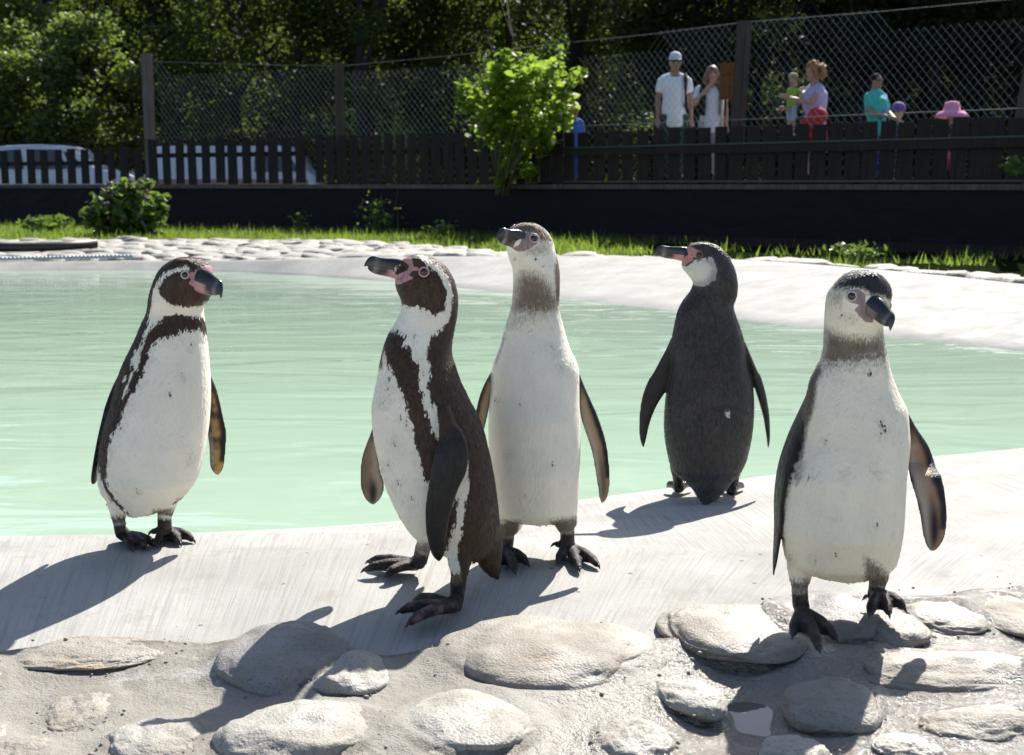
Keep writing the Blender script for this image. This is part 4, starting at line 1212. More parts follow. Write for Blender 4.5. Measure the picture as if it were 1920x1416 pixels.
person(1632, 137, .8, PI - .35 + PI / 3.2, 'woman in teal shirt with dark hair and sunglasses', M_SKIN2, cloth('teal_cloth', (.03, .42, .38)), cloth('blue_trousers', (.03, .07, .28)), (M_BK, 'short'),
       parts=[('sunglasses', shades, M_SHADES), ('bag_strap', bag, cloth('violet_blue_cloth', (.12, .14, .5)))], girth=1.4, sleeve=.5, group=GRP, lean=-.12, look=.0,
       arms={'L': [(-.2, 0, 1.38), (-.28, .03, 1.12), (-.12, .26, 1.02)], 'R': [(.2, 0, 1.38), (.27, .06, 1.12), (.1, .28, 1.04)]})
person(1671, 198, 1.3, PI * .8, 'child in a purple cap half hidden beside the teal woman', M_SKIN, cloth('navy_cloth', (.03, .03, .09)), cloth('navy_trousers', (.03, .035, .08)), None, (cloth('purple_cap', (.12, .06, .26)), 'cap'), group=GRP, hs=1.5, hk=1.3)
person(1768, 196, .8, PI, 'small child in a wide pink hat and pink trousers', M_SKIN, cloth('dark_vest', (.03, .025, .03)), cloth('pink_trousers', (.42, .12, .27)), None, (cloth('pink_hat', (.72, .26, .45)), 'brim'), group=GRP, hs=1.75, hk=1.25)
person(1074, 193, .9, PI + .25, 'child in blue jacket and white cap beside the bright bush', M_SKIN2, cloth('blue_jacket', (.03, .10, .42)), cloth('blue_shorts', (.02, .07, .3)), None, (cloth('white_cap', (.7, .7, .7)), 'cap'), sleeve=1.0, group=GRP, hs=1.3)
p = Vector(on_line(1352).tolist() + [0]) + Vector((-.25, .55, 0))
m = MB(); m.tube([(0, 0, 0), (0.02, 0, at(1352, 186, p.y).z - terr_z(p.x))], .022, 8)
o = m.build('walking_pole', plain('pale_wood_pole', (.5, .42, .33), .6), None, True); o.location = (at(1352, 186, p.y).x, p.y, terr_z(p.x))
tag(o, 'pale upright pole beside the woman with the hand to her mouth', 'pole')
# ------------------------------------------------------------------ penguins
def plumage(name, white, dark, grey, pinkc, edge=.010, dark2=None, gloss=.48):
    k = N(name)
    d, s, p, pf = k.attr('dark'), k.attr('soft'), k.attr('pink'), k.attr('pf')
    n1 = k.noise(150, 3, None, (1, 1, .35), .6); n2 = k.noise(420, 2, None, (1, 1, .3)); n3 = k.noise(26, 3, None, (1, 1, .6))
    nz = k.math('ADD', k.math('MULTIPLY', k.math('SUBTRACT', n1, .5), edge * 1.9), k.math('MULTIPLY', k.math('SUBTRACT', n3, .5), edge * .8))
    dm = k.ramp(k.math('ADD', d, nz), -.0012, .0014)
    c = k.mix(k.ramp(n3, .3, .7), tuple(x * .93 for x in white), white)
    c = k.mix(k.math('MULTIPLY', k.ramp(k.noise(7, 4), .5, .75), .22), c, (.62, .53, .36))
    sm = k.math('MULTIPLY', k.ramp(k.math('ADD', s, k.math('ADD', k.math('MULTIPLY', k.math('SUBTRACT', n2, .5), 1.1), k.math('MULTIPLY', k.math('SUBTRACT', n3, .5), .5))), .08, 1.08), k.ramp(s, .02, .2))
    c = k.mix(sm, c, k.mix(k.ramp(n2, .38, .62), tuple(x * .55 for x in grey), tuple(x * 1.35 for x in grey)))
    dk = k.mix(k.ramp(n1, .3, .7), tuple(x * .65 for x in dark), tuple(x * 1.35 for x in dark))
    dk = k.mix(k.math('MULTIPLY', k.ramp(n3, .5, .8), .35), dk, dark2 or tuple(x * 1.8 for x in dark))
    c = k.mix(dm, c, dk)
    pm = k.ramp(k.math('ADD', p, k.math('MULTIPLY', k.math('SUBTRACT', n1, .5), .003)), -.0008, .0008)
    c = k.mix(pm, c, k.mix(k.ramp(n1, .35, .7), pinkc, tuple(x * .7 for x in pinkc)))
    c = k.mix(pf, c, k.attr('col', 'Color'))
    h = k.math('ADD', n2, k.math('MULTIPLY', n1, 1.2))
    r = k.math('SUBTRACT', k.ramp(dm, 0, 1, .72, gloss), k.math('MULTIPLY', pf, .16))
    k.set(Base_Color=c, Roughness=r, Normal=k.bump(h, .65, .003))
    k.set(**{'Sheen_Weight': .03})
    k.b.inputs['Specular IOR Level'].default_value = .3
    return k.m
BLK = np.array([.012, .011, .011])
M_EYE = plain('eye_black', (.02, .008, .006), .05, var=.1, spec=.8)
M_EYER = {}
M_CLAW = plain('dark_claw', (.03, .027, .025), .35)
M_BEAK = vcol('beak_horn', .24, .6, .25, 130)
def cv(L, ox, oy, s): return [(ox + a / s, oy + b / s) for a, b in L]

def penguin(S_):
    Yp, g0 = S_['Y'], S_.get('g', 0.0)
    k = mpp(Yp)
    org = Vector((at(S_['foot'][0], S_['foot'][1], Yp).x, Yp, g0))
    root = tag(empty('penguin', org), S_['label'], 'penguin')
    parts, tags = [], []                     # tags: (count, tag, extra)
    # --- torso, neck and head as one loft of horizontal sections
    rows_ = np.array([[r[0], r[1], r[2]] for r in S_['rows']], float)       # py, left, right from the crown down
    R_ = crom(rows_, 3)
    dr = np.array(S_['depth'], float)        # py, half-depth (m), y offset (m)
    hd = np.interp(R_[:, 0], dr[:, 0], dr[:, 1]); yo = np.interp(R_[:, 0], dr[:, 0], dr[:, 2])
    rings = []
    for (py, l, r_), b, y in zip(R_, hd, yo):
        a_, c_ = at(l, py, Yp + y), at(r_, py, Yp + y)
        c = (a_ + c_) / 2; hw = max((c_.x - a_.x) / 2, .001)
        wr = min(1.0, hw / .02)
        rings.append([Vector((c.x + hw * math.copysign(abs(math.cos(q)) ** .94, math.cos(q)), c.y + b * math.sqrt(wr) * math.copysign(abs(math.sin(q)) ** .94, math.sin(q)), c.z)) for q in [2 * math.pi * j / 44 for j in range(44)]])
    V, Fs = loft(rings); parts.append((V, Fs)); tags += [(0, 0, 0)] * len(V)
    for (cx, cy, yoff, rx, rz, ry) in S_.get('blobs', []):     # fleshy swellings: face, rump
        c = at(cx, cy, Yp + yoff); V, Fs = ell_vf(c, (rx * k, ry, rz * k), 20, 12); parts.append((V, Fs)); tags += [(0, 0, 0)] * len(V)
    # --- flippers: wide flat blades
    for fl in S_['flippers']:
        P_ = crom(fl['c'], 8)                # px, py, half width px, y offset, half depth
        rings = []; n_ = len(P_)
        pts = [at(q[0], q[1], Yp + q[3]) for q in P_]
        tw = []
        for i, q in enumerate(P_):
            T = (pts[min(i + 1, n_ - 1)] - pts[max(i - 1, 0)]).normalized()
            Wd = T.cross(Vector((0, 1, 0))).normalized(); Dp = Vector((0, 1, 0))
            a_, b_ = max(q[2] * k, .0015), max(q[4], .003)
            code = 3 if fl.get('edge') else (1 if fl.get('under', S_['under']) == 'front' else 4)
            for j in range(28):
                th = 2 * math.pi * j / 28; tw.append((code, i / (n_ - 1), math.cos(th) * fl.get('lead', 1)))
            rings.append([pts[i] + Wd * a_ * math.cos(2 * math.pi * j / 28) + Dp * b_ * math.sin(2 * math.pi * j / 28) for j in range(28)])
        V, Fs = loft(rings); parts.append((V, Fs)); tags += tw + [(code, 0, 0), (code, 1, 0)]
        fl['side'] = 1
    # --- thighs, tail
    for lb in S_.get('limbs', []):
        P_ = crom(lb['c'], 3)
        V, Fs = tube_vf([at(q[0], q[1], Yp + q[3]) for q in P_], [max(q[2] * k, .002) for q in P_], 16)
        parts.append((V, Fs)); tags += [(lb.get('tag', 0), 0, 0)] * len(V)
    claws = []
    for ft in S_['feet']:
        gz = g0 + ft.get('g', 0.0)
        sh = [at(q[0], q[1], Yp + q[3]) for q in ft['shank']]
        V, Fs = tube_vf(sh, [q[2] * k for q in ft['shank']], 14); parts.append((V, Fs)); tags += [(2, 0, 0)] * len(V)
        heel = onz(*ft['heel'], gz); heel = Vector((heel.x, heel.y, gz + .012))
        V, Fs = tube_vf([sh[-1], heel + Vector((0, 0, .008))], [ft['shank'][-1][2] * k * .95, .0135], 12); parts.append((V, Fs)); tags += [(2, 0, 0)] * len(V)
        tips = []
        for tx, ty in ft['toes']:
            tp = onz(tx, ty, gz); tp.z = gz + .006
            mid = heel.lerp(tp, .55) + Vector((0, 0, .009)); kn = heel.lerp(tp, .82) + Vector((0, 0, .006))
            V, Fs = tube_vf([heel, mid, kn, tp], [.0125, .0095, .0095, .0055], 10); parts.append((V, Fs)); tags += [(2, 0, 0)] * len(V)
            tips.append((kn, tp, mid)); d = (tp - kn).normalized(); claws.append((tp - d * .002, d))
        for (k1, t1, m1), (k2, t2, m2) in zip(tips, tips[1:]):     # webs
            a1, a2 = k1 + Vector((0, 0, -.006)), k2 + Vector((0, 0, -.006)); hb = heel + Vector((0, 0, -.003)); mm = (a1 + a2) / 2 + (hb - (a1 + a2) / 2) * .16
            top = [hb, a1, mm, a2]; th = Vector((0, 0, .0055))
            V = [p + th for p in top] + [p - th * .6 for p in top]
            Fs = [(0, 1, 2, 3), (7, 6, 5, 4)] + [(i, 4 + i, 4 + (i + 1) % 4, (i + 1) % 4) for i in range(4)]
            parts.append((V, Fs)); tags += [(2, 0, 0)] * 8
        if ft.get('spur'):
            sx, sy = ft['spur']; c = at(sx, sy, Yp + ft['shank'][-1][3]); V, Fs = tube_vf([sh[-1], c], [.009, .006], 8); parts.append((V, Fs)); tags += [(2, 0, 0)] * len(V)
            claws.append((c, (c - sh[-1]).normalized() * .8 + Vector((0, 0, -.5))))
    me, src = remeshed('body', parts, .0026, 3)
    v, n_ = verts_np(me), norms_np(me)
    kd = KDTree(len(src))
    for i, q in enumerate(src): kd.insert(q, i)
    kd.balance()
    near_ = np.array([kd.find(q)[1] for q in v])
    TG = np.array(tags, float); T = TG[near_].copy()
    for i in np.nonzero((T[:, 0] == 1) | (T[:, 0] >= 3))[0]:
        nb = kd.find_n(v[i], 6); wt = np.array([1 / (q[2] + 4e-4) for q in nb]); T[i, 1:] = (TG[[q[1] for q in nb], 1:] * wt[:, None]).sum(0) / wt.sum()
    px = project(v)
    view = np.array(EYE) - v; view /= np.linalg.norm(view, axis=1)[:, None]
    facing = (n_ * view).sum(1)
    # --- plumage fields in metres
    dark = np.full(len(v), -.05)
    for poly in S_['dark']: dark = np.maximum(dark, poly_sd(px, poly) * k)
    for poly in S_.get('white', []): dark = np.minimum(dark, -poly_sd(px, poly) * k)
    for x_, y_, r_ in S_.get('spots', []): dark = np.where(facing > 0, np.maximum(dark, (r_ - np.hypot(px[:, 0] - x_, px[:, 1] - y_)) * k), dark)
    soft = np.zeros(len(v))
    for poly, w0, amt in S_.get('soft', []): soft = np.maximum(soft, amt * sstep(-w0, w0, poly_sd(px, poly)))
    br = S_.get('back')
    if br:                                     # the side turned away
        back = np.clip((-.28 - facing) * .12, -.02, .02)
        if br[0] == 'dark': dark = np.where(px[:, 1] > br[1], np.maximum(dark, back), dark)
        if br[0] == 'soft': soft = np.where(px[:, 1] > br[1], np.maximum(soft, np.clip((-.15 - facing) * 4, 0, 1)), soft)
        if br[0] == 'white': dark = np.where(px[:, 1] > br[1], np.minimum(dark, -back), dark)
    pink = np.full(len(v), -.05)
    for poly in S_['pink']: pink = np.maximum(pink, poly_sd(px, poly) * k)
    for poly in S_.get('pinkcut', []): pink = np.minimum(pink, -poly_sd(px, poly) * k)
    # --- flippers and feet
    col = np.zeros((len(v), 3)); pf = np.zeros(len(v))
    feet = T[:, 0] == 2
    nz = np.array([noise.noise(Vector(q * 55)) for q in v.astype(float)]) if True else 0
    nz2 = np.array([noise.noise(Vector(q * 160)) for q in v.astype(float)])
    base_leg = np.array(S_.get('leg', (.016, .013, .013)))
    col[feet] = base_leg * (1 + .5 * nz[feet, None])
    lp = S_.get('legpink', 0)
    mk = np.clip((nz + .6 * nz2 - .22) * 5, 0, 1) * lp
    col[feet] = col[feet] * (1 - mk[feet, None]) + np.array([.30, .17, .17]) * mk[feet, None]
    pf[feet] = 1
    fl_ = (T[:, 0] == 1) | (T[:, 0] >= 3)
    for side in (1,):
        t_, w_ = T[:, 1], T[:, 2]
        up = np.array(S_.get('wing', (.015, .013, .012)))
        c_up = up * (1 + .35 * nz[:, None])
        cen = np.array(S_.get('wing_under', (.34, .21, .12)))
        pale = np.array([.50, .45, .38])
        lead = w_
        m_dark = np.clip((np.abs(w_) - .80 + .12 * nz) * 7, 0, 1)
        m_dark = np.maximum(m_dark, np.clip((lead - .28 + .9 * np.clip(t_ - .62, 0, 1) + .15 * nz) * 7, 0, 1) * (t_ < .72) * S_.get('leadw', 1))
        m_dark = np.maximum(m_dark, S_.get('mottle', .0) * np.clip((nz + .9 * nz2 - .05) * 5, 0, 1))
        blotch = np.clip(1.1 - np.hypot((t_ - .74) / .23, (w_ + .05) / .48) + .08 * nz, 0, 1) * 1.5
        m_dark = np.maximum(m_dark, np.clip(blotch, 0, 1) * S_.get('blotch', 0))
        mixp = np.clip(-lead * .9 + .1 + .3 * nz, 0, 1)
        c_un = (cen * (1 - mixp[:, None]) + pale * mixp[:, None]) * (1 - m_dark[:, None]) + BLK * m_dark[:, None]
        useun = np.where(T[:, 0] == 1, facing > 0, facing < 0)
        cc = np.where(useun[:, None], c_un, c_up)
        cc = np.where((T[:, 0] == 3)[:, None], c_up * .8, cc)
        col[fl_] = cc[fl_]; pf[fl_] = np.clip(t_[fl_] * 9 - .7, 0, 1)
        dark[fl_] = np.maximum(dark[fl_], .01 * (1 - pf[fl_]))
    ed_ = np.empty(len(me.edges) * 2, np.int32); me.edges.foreach_get('vertices', ed_); ed_ = ed_.reshape(-1, 2)
    deg = np.bincount(ed_.ravel(), minlength=len(v)).astype(float)[:, None]
    F_all = np.column_stack([col * np.maximum(pf, 1e-3)[:, None], pf, soft])
    for _ in range(3):                       # soften the seam where limbs meet the body
        acc = np.zeros_like(F_all); np.add.at(acc, ed_[:, 0], F_all[ed_[:, 1]]); np.add.at(acc, ed_[:, 1], F_all[ed_[:, 0]])
        F_all = .4 * F_all + .6 * acc / np.maximum(deg, 1)
    pf = F_all[:, 3]; col = F_all[:, :3] / np.maximum(pf, 1e-3)[:, None]; soft = F_all[:, 4]
    v0 = v - np.array(org)
    me.vertices.foreach_set('co', v0.astype(np.float32).ravel()); me.update()
    for a_, b_ in (('dark', dark), ('soft', soft), ('pink', pink), ('pf', pf)): fattr(me, a_, b_)
    cattr(me, 'col', col)
    me.materials.clear(); me.materials.append(S_['mat'])
    link('body', me, None, root)
    # --- short feathers lying down over the body, each coloured like the skin it grows from
    gf = np.random.default_rng(int(abs(Yp) * 1000))
    keep = np.clip(np.maximum(1.15 - np.abs(dark) / .014, (dark > 0) * 1.0), 0.0, 1); keep = np.maximum(keep, np.clip(soft * 1.6, 0, 1))
    cand_ = np.nonzero((T[:, 0] == 0) & (pink < -.003) & (pf < .05) & (gf.uniform(0, 1, len(v)) < .34 * keep + .01))[0]
    pick = cand_
    pv_, pn_ = v0[pick], n_[pick]
    d_ = np.array([0, 0, -1.0]) - pn_ * (-pn_[:, 2:3]); d_ += gf.normal(0, .14, d_.shape); d_ -= pn_ * (d_ * pn_).sum(1)[:, None]
    d_ /= np.linalg.norm(d_, axis=1)[:, None] + 1e-9
    s2 = np.cross(d_, pn_); hz = pv_[:, 2:3]; top_ = v0[:, 2].max()
    ln = np.where(hz > top_ - .12, .0055, .0085) * gf.uniform(.7, 1.3, hz.shape); wd_ = ln * .24
    lift = gf.uniform(.05, .13, hz.shape) * ln
    q0 = pv_ - pn_ * .0006; q1 = pv_ + d_ * ln * .5 + s2 * wd_ + pn_ * lift * .35; q3 = pv_ + d_ * ln * .5 - s2 * wd_ + pn_ * lift * .35; q2 = pv_ + d_ * ln + pn_ * lift
    fv = np.stack([q0, q1, q2, q3], 1).reshape(-1, 3)
    fm = mesh_np('feathers', fv, np.arange(len(fv)).reshape(-1, 4))
    for a_, b_ in (('dark', dark), ('soft', soft), ('pink', pink), ('pf', pf)): fattr(fm, a_, np.repeat(b_[pick], 4))
    cattr(fm, 'col', np.repeat(col[pick], 4, axis=0)); fm.materials.append(S_['mat'])
    tag(link('feathers', fm, None, root), kind='stuff')
    bv = BVHTree.FromPolygons([Vector(q) for q in v], [tuple(p.vertices) for p in me.polygons])
    # --- beak: upper and lower half, hooked
    bk = S_['beak']
    B0 = at(bk['base'][0], bk['base'][1], Yp + bk['y0']); T0 = at(bk['tip'][0], bk['tip'][1], Yp + bk['y1'])
    ax = (T0 - B0); Lb = ax.length; ax.normalize()
    up = Vector(bk.get('up', (0, 0, 1))); up = (up - ax * up.dot(ax)).normalized(); sdv = ax.cross(up).normalized()
    hb, wb = bk['h'] * k, bk.get('w', .0095)
    ss = np.array([-.22, 0, .15, .3, .45, .6, .72, .82, .9, .96, 1.0])
    hu = np.array([.9, .95, .98, .92, .84, .82, .86, .88, .78, .54, .16]) * hb
    ce = np.array([0, 0, 0, 0, 0, 0, 0, -.06, -.18, -.36, -.55]) * hb * bk.get('hook', 1)
    tp = bk.get('taper', 0); hu = hu * (1 - tp * np.clip((ss - .45) / .5, 0, 1))
    hl = np.array([1.0, 1.02, .95, .85, .82, .80, .76, .62, .40, .18, .05]) * hb * bk.get('low', 1) * (1 - tp * np.clip((ss - .4) / .5, 0, 1))
    wu = np.array([1.15, 1.0, .88, .76, .66, .60, .58, .52, .42, .28, .08]) * wb * (1 - tp * np.clip((ss - .4) / .5, 0, 1))
    def bill(name, upper):
        rings, cols = [], []
        for s_, a_, c_, l_, w_ in zip(ss, hu, ce, hl, wu):
            if not upper and s_ > .93: continue
            ctr = B0 + ax * (s_ * Lb) + up * (c_ if upper else -.0006)
            ring = []
            for j in range(18):
                th = 2 * math.pi * j / 18; y_, z_ = math.cos(th), math.sin(th)
                if upper: hh = a_ * z_ if z_ > 0 else .0016 * z_ + (c_ * .5 * z_ * 0)
                else: hh = .0012 * z_ if z_ > 0 else l_ * z_
                ring.append(ctr + sdv * (w_ * (1.0 if upper else .93) * math.copysign(abs(y_) ** .8, y_)) + up * hh)
                cc = np.array([.014, .014, .016])
                band = math.exp(-((s_ - .70) / .07) ** 2) * bk.get('band', .5) * (1.0 if not upper else .55)
                cc = cc * (1 - band) + np.array([.36, .33, .31]) * band
                if not upper:
                    pk = float(np.clip((.40 + .12 * (-z_) - s_) * 9, 0, 1)) * bk.get('pk', 1)
                    cc = cc * (1 - pk) + np.array(S_['pinkc']) * pk
                cols.append(cc)
            rings.append(ring)
        V, Fs = loft(rings)
        cols += [cols[0], cols[-1]]
        m_ = mesh(name, [p - org for p in V], Fs); cattr(m_, 'col', np.array(cols)); o = link(name, m_, M_BEAK, root)
        sb = o.modifiers.new('s', 'SUBSURF'); sb.levels = 1; sb.render_levels = 1
    bill('upper_beak', True); bill('lower_beak', False)
    # --- eyes
    ec = S_['eye']; d = ray(ec[0], ec[1]).normalized()
    hit = bv.ray_cast(EYE, d)
    er = ec[2] * k
    hc = S_['headc']; Hc = at(hc[0], hc[1], Yp + hc[2])
    if hit[0] is not None:
        es = [(hit[0], hit[1])]
        m_ = hit[0] - sdv * (2 * (hit[0] - Hc).dot(sdv)); loc, no, _, _ = bv.find_nearest(m_)
        es.append((loc, no))
        for loc, no in es:
            no = no.normalized()
            V, Fs = ell_vf(Vector((0, 0, 0)), (er, er, er * .62), 18, 10)
            q = no.to_track_quat('Z', 'Y')
            link('eye', mesh('eye', [loc - org + no * er * .10 + q @ p for p in V], Fs), M_EYE, root)
            Vr, Fr = [], []
            n1, n2 = 24, 8
            rr = er * 1.26; tr_ = er * .27
            for i in range(n1):
                for j in range(n2):
                    a, b = 2 * math.pi * i / n1, 2 * math.pi * j / n2
                    Vr.append(loc - org + no * er * .16 + q @ Vector(((rr + tr_ * math.cos(b)) * math.cos(a), (rr + tr_ * math.cos(b)) * math.sin(a), tr_ * .7 * math.sin(b))))
                    Fr.append((i * n2 + j, ((i + 1) % n1) * n2 + j, ((i + 1) % n1) * n2 + (j + 1) % n2, i * n2 + (j + 1) % n2))
            link('eye_ring', mesh('eye_ring', Vr, Fr), S_['ringm'], root)
    for p, d in claws:
        m = MB(); d = d.normalized(); p = p - org
        m.tube([p - d * .003, p + d * .005 + Vector((0, 0, .0015)), p + d * .011 + Vector((0, 0, -.002))], [.0038, .003, .0006], 7); m.build('claw', M_CLAW, root, True)
    for nm, mm, fn in S_.get('extra', []): 
        m = MB(); fn(m, k, Yp, org); m.build(nm, mm, root, True)
    return root

WHITE, CREAM = (.87, .82, .70), (.865, .805, .655)
PK_A, PK_J = (.50, .26, .27), (.34, .25, .25)
RING_A = plain('pink_eye_ring', (.50, .27, .26), .5, var=.1); RING_W = plain('pale_eye_ring', (.50, .43, .40), .5, var=.1); RING_D = plain('dark_eye_ring', (.18, .09, .085), .5, var=.1)
A_ = lambda L: cv(L, 160, 470, 4.882)
B_ = lambda L: cv(L, 160, 760, 4.882)
C_ = lambda L: cv(L, 660, 460, 4.72)
D_ = lambda L: cv(L, 660, 740, 4.1647)
E_ = lambda L: cv(L, 660, 980, 3.84)
F_ = lambda L: cv(L, 880, 400, 5.057)
G_ = lambda L: cv(L, 880, 660, 5.057)
H_ = lambda L: cv(L, 1180, 440, 5.057)
I_ = lambda L: cv(L, 1180, 700, 5.057)
J_ = lambda L: cv(L, 1430, 490, 3.827)
K_ = lambda L: cv(L, 1430, 860, 3.827)
def rows_of(tr, L): return [(tr([(0, y)])[0][1], tr([(l, y)])[0][0], tr([(r, y)])[0][0]) for y, l, r in L]
def line_of(tr, L, sc): return [(tr([(x, y)])[0][0], tr([(x, y)])[0][1], h / sc, yo, dp) for x, y, h, yo, dp in L]
def limb_of(tr, L, sc): return [(tr([(x, y)])[0][0], tr([(x, y)])[0][1], h / sc, yo) for x, y, h, yo in L]
def spots_of(tr, L, r): return [(tr([(x, y)])[0][0], tr([(x, y)])[0][1], r) for x, y in L]

# 1: left, adult turned to the right
Y1 = onz(290, 1022, 0).y
P1 = dict(Y=Y1, foot=(280, 1022), label='adult penguin at left with white eyebrow stripe and dark breast band, facing right',
 rows=rows_of(A_, [(60, 890, 960), (66, 850, 1000), (82, 805, 1060), (110, 752, 1112), (150, 703, 1150), (200, 665, 1160), (250, 640, 1155), (300, 620, 1150), (350, 603, 1148), (400, 590, 1148), (450, 580, 1128),
   (500, 574, 1088), (550, 566, 1081), (600, 550, 1084), (650, 526, 1090), (700, 505, 1096), (800, 465, 1106), (900, 418, 1117), (1000, 368, 1127), (1100, 328, 1134), (1200, 300, 1139), (1300, 272, 1140), (1400, 247, 1139)])
   + rows_of(B_, [(50, 225, 1135), (150, 196, 1128), (250, 172, 1115), (350, 154, 1097), (450, 140, 1076), (550, 131, 1053), (650, 131, 1028), (750, 150, 975), (820, 185, 915), (880, 250, 850), (930, 330, 760), (958, 430, 660)]),
 depth=[(482, .036, -.02), (520, .045, -.022), (560, .048, -.014), (585, .044, -.004), (640, .062, 0), (720, .080, -.004), (830, .092, -.012), (900, .09, -.012), (957, .06, 0)],
 blobs=[(376, 530, -.03, 17, 19, .03)],
 flippers=[dict(edge=True, c=line_of(A_, [(360, 1090, 22, .02, .02), (300, 1230, 28, .02, .03), (240, 1390, 26, .01, .034)], 4.882) + line_of(B_, [(205, 100, 24, .005, .034), (160, 280, 21, 0, .032), (120, 460, 20, -.005, .027), (90, 620, 22, -.005, .02), (78, 700, 20, -.005, .012), (76, 722, 6, -.005, .005)], 4.882)),
           dict(c=line_of(A_, [(1120, 1130, 18, .05, .010), (1160, 1260, 36, .055, .009), (1185, 1390, 48, .06, .008)], 4.882) + line_of(B_, [(1192, 110, 72, .06, .007), (1205, 250, 88, .06, .0065), (1210, 400, 78, .06, .006), (1205, 540, 68, .06, .0055), (1208, 600, 46, .06, .005), (1212, 640, 10, .06, .003)], 4.882))],
 limbs=[dict(c=limb_of(B_, [(300, 760, 110, 0), (290, 880, 95, -.005), (300, 980, 75, -.01), (305, 1045, 62, -.01)], 4.882)), dict(c=limb_of(B_, [(760, 780, 110, -.005), (750, 880, 95, -.01), (735, 960, 76, -.01), (730, 985, 70, -.01)], 4.882))],
 feet=[dict(shank=limb_of(B_, [(305, 1030, 58, -.01), (315, 1110, 56, -.012), (325, 1180, 54, -.015)], 4.882), heel=B_([(345, 1240)])[0], toes=B_([(430, 1335), (560, 1332), (640, 1305)])),
       dict(shank=limb_of(B_, [(728, 970, 66, -.01), (725, 1060, 66, -.012), (728, 1130, 66, -.012)], 4.882), heel=B_([(730, 1205)])[0], toes=B_([(665, 1292), (868, 1290), (988, 1262)]), spur=B_([(605, 1160)])[0])],
 dark=[A_([(1030, 172), (985, 190), (930, 141), (860, 153), (790, 172), (722, 203), (678, 250), (648, 300), (622, 360), (607, 430), (600, 490), (590, 570), (572, 660), (548, 720), (525, 800), (500, 870), (455, 930), (425, 1000), (440, 1050), (415, 1100), (390, 1200), (350, 1290), (340, 1416), (100, 1416), (0, 1300), (300, 800), (500, 500), (560, 300), (640, 100), (900, 0), (1100, 40), (1165, 130), (1110, 142)]),
       A_([(930, 168), (870, 190), (800, 200), (742, 230), (700, 272), (675, 330), (672, 390), (700, 430), (750, 470), (790, 493), (850, 500), (920, 502), (1000, 510), (1060, 500), (1120, 470), (1175, 430), (1190, 380), (1190, 160), (1030, 170), (985, 188)]),
       A_([(710, 610), (760, 597), (830, 575), (900, 590), (970, 600), (1040, 610), (1120, 625), (1130, 790), (1085, 740), (1040, 700), (1000, 712), (950, 725), (920, 710), (870, 730), (800, 770), (720, 790), (660, 800), (612, 850), (582, 882), (586, 980), (547, 1020), (526, 1150), (492, 1160), (490, 1210), (442, 1290), (402, 1330), (380, 1416), (215, 1416), (345, 1332), (390, 1262), (420, 1160), (450, 1092), (485, 1060), (500, 980), (520, 900), (545, 820), (560, 760), (600, 702), (660, 660)]),
       B_([(395, -80), (375, 0), (335, 80), (300, 190), (240, 250), (215, 380), (200, 480), (190, 600), (185, 680), (218, 722), (212, 768), (258, 832), (310, 882), (368, 960), (384, 992), (355, 975), (300, 918), (230, 848), (178, 762), (142, 650), (100, 520), (60, 300), (180, -80)]),
       B_([(795, 890), (860, 850), (910, 822), (885, 850), (820, 888)])],
 white=[A_([(370, 1110), (382, 1150), (365, 1190), (345, 1185), (355, 1140)])],
 soft=[(B_([(180, 1010), (420, 1010), (420, 1090), (180, 1090)]), 5, .95), (B_([(620, 945), (830, 945), (830, 1010), (620, 1010)]), 5, .95), (A_([(1150, 400), (1100, 490), (1020, 515), (1010, 470), (1090, 430)]), 6, .5)],
 spots=spots_of(A_, [(905, 815), (962, 855), (895, 1130), (768, 1297)], 1.6) + spots_of(B_, [(965, 482), (478, 772), (325, 170)], 1.2),
 pink=[A_([(1040, 165), (1090, 140), (1170, 140), (1190, 215), (1120, 180), (1060, 175), (1025, 200), (1010, 250), (1050, 320), (1120, 380), (1150, 410), (1090, 400), (1030, 380), (990, 335), (945, 300), (965, 270), (940, 235), (950, 205), (1000, 190)])],
 pinkcut=[A_([(950, 245), (962, 262), (985, 255), (965, 275), (940, 290), (915, 270)]), A_([(1015, 205), (1065, 170), (1180, 225), (1230, 440), (1170, 430), (1060, 335), (1020, 265)])],
 back=('dark', 575), under='front', lead=1, mottle=.8, wing_under=(.50, .30, .10), legpink=.25,
 beak=dict(base=A_([(1060, 282)])[0], tip=A_([(1262, 378)])[0], y0=-.050, y1=-.090, h=25, up=(.35, 0, .94), w=.0150, taper=.28, hook=.9, low=.8),
 eye=(346.8, 515.5, 5.2), headc=(345, 525, -.02), pinkc=PK_A, ringm=RING_W,
 mat=plumage('plumage_adult', WHITE, (.040, .022, .012), (.1, .06, .04), PK_A, .010, (.10, .054, .028)))

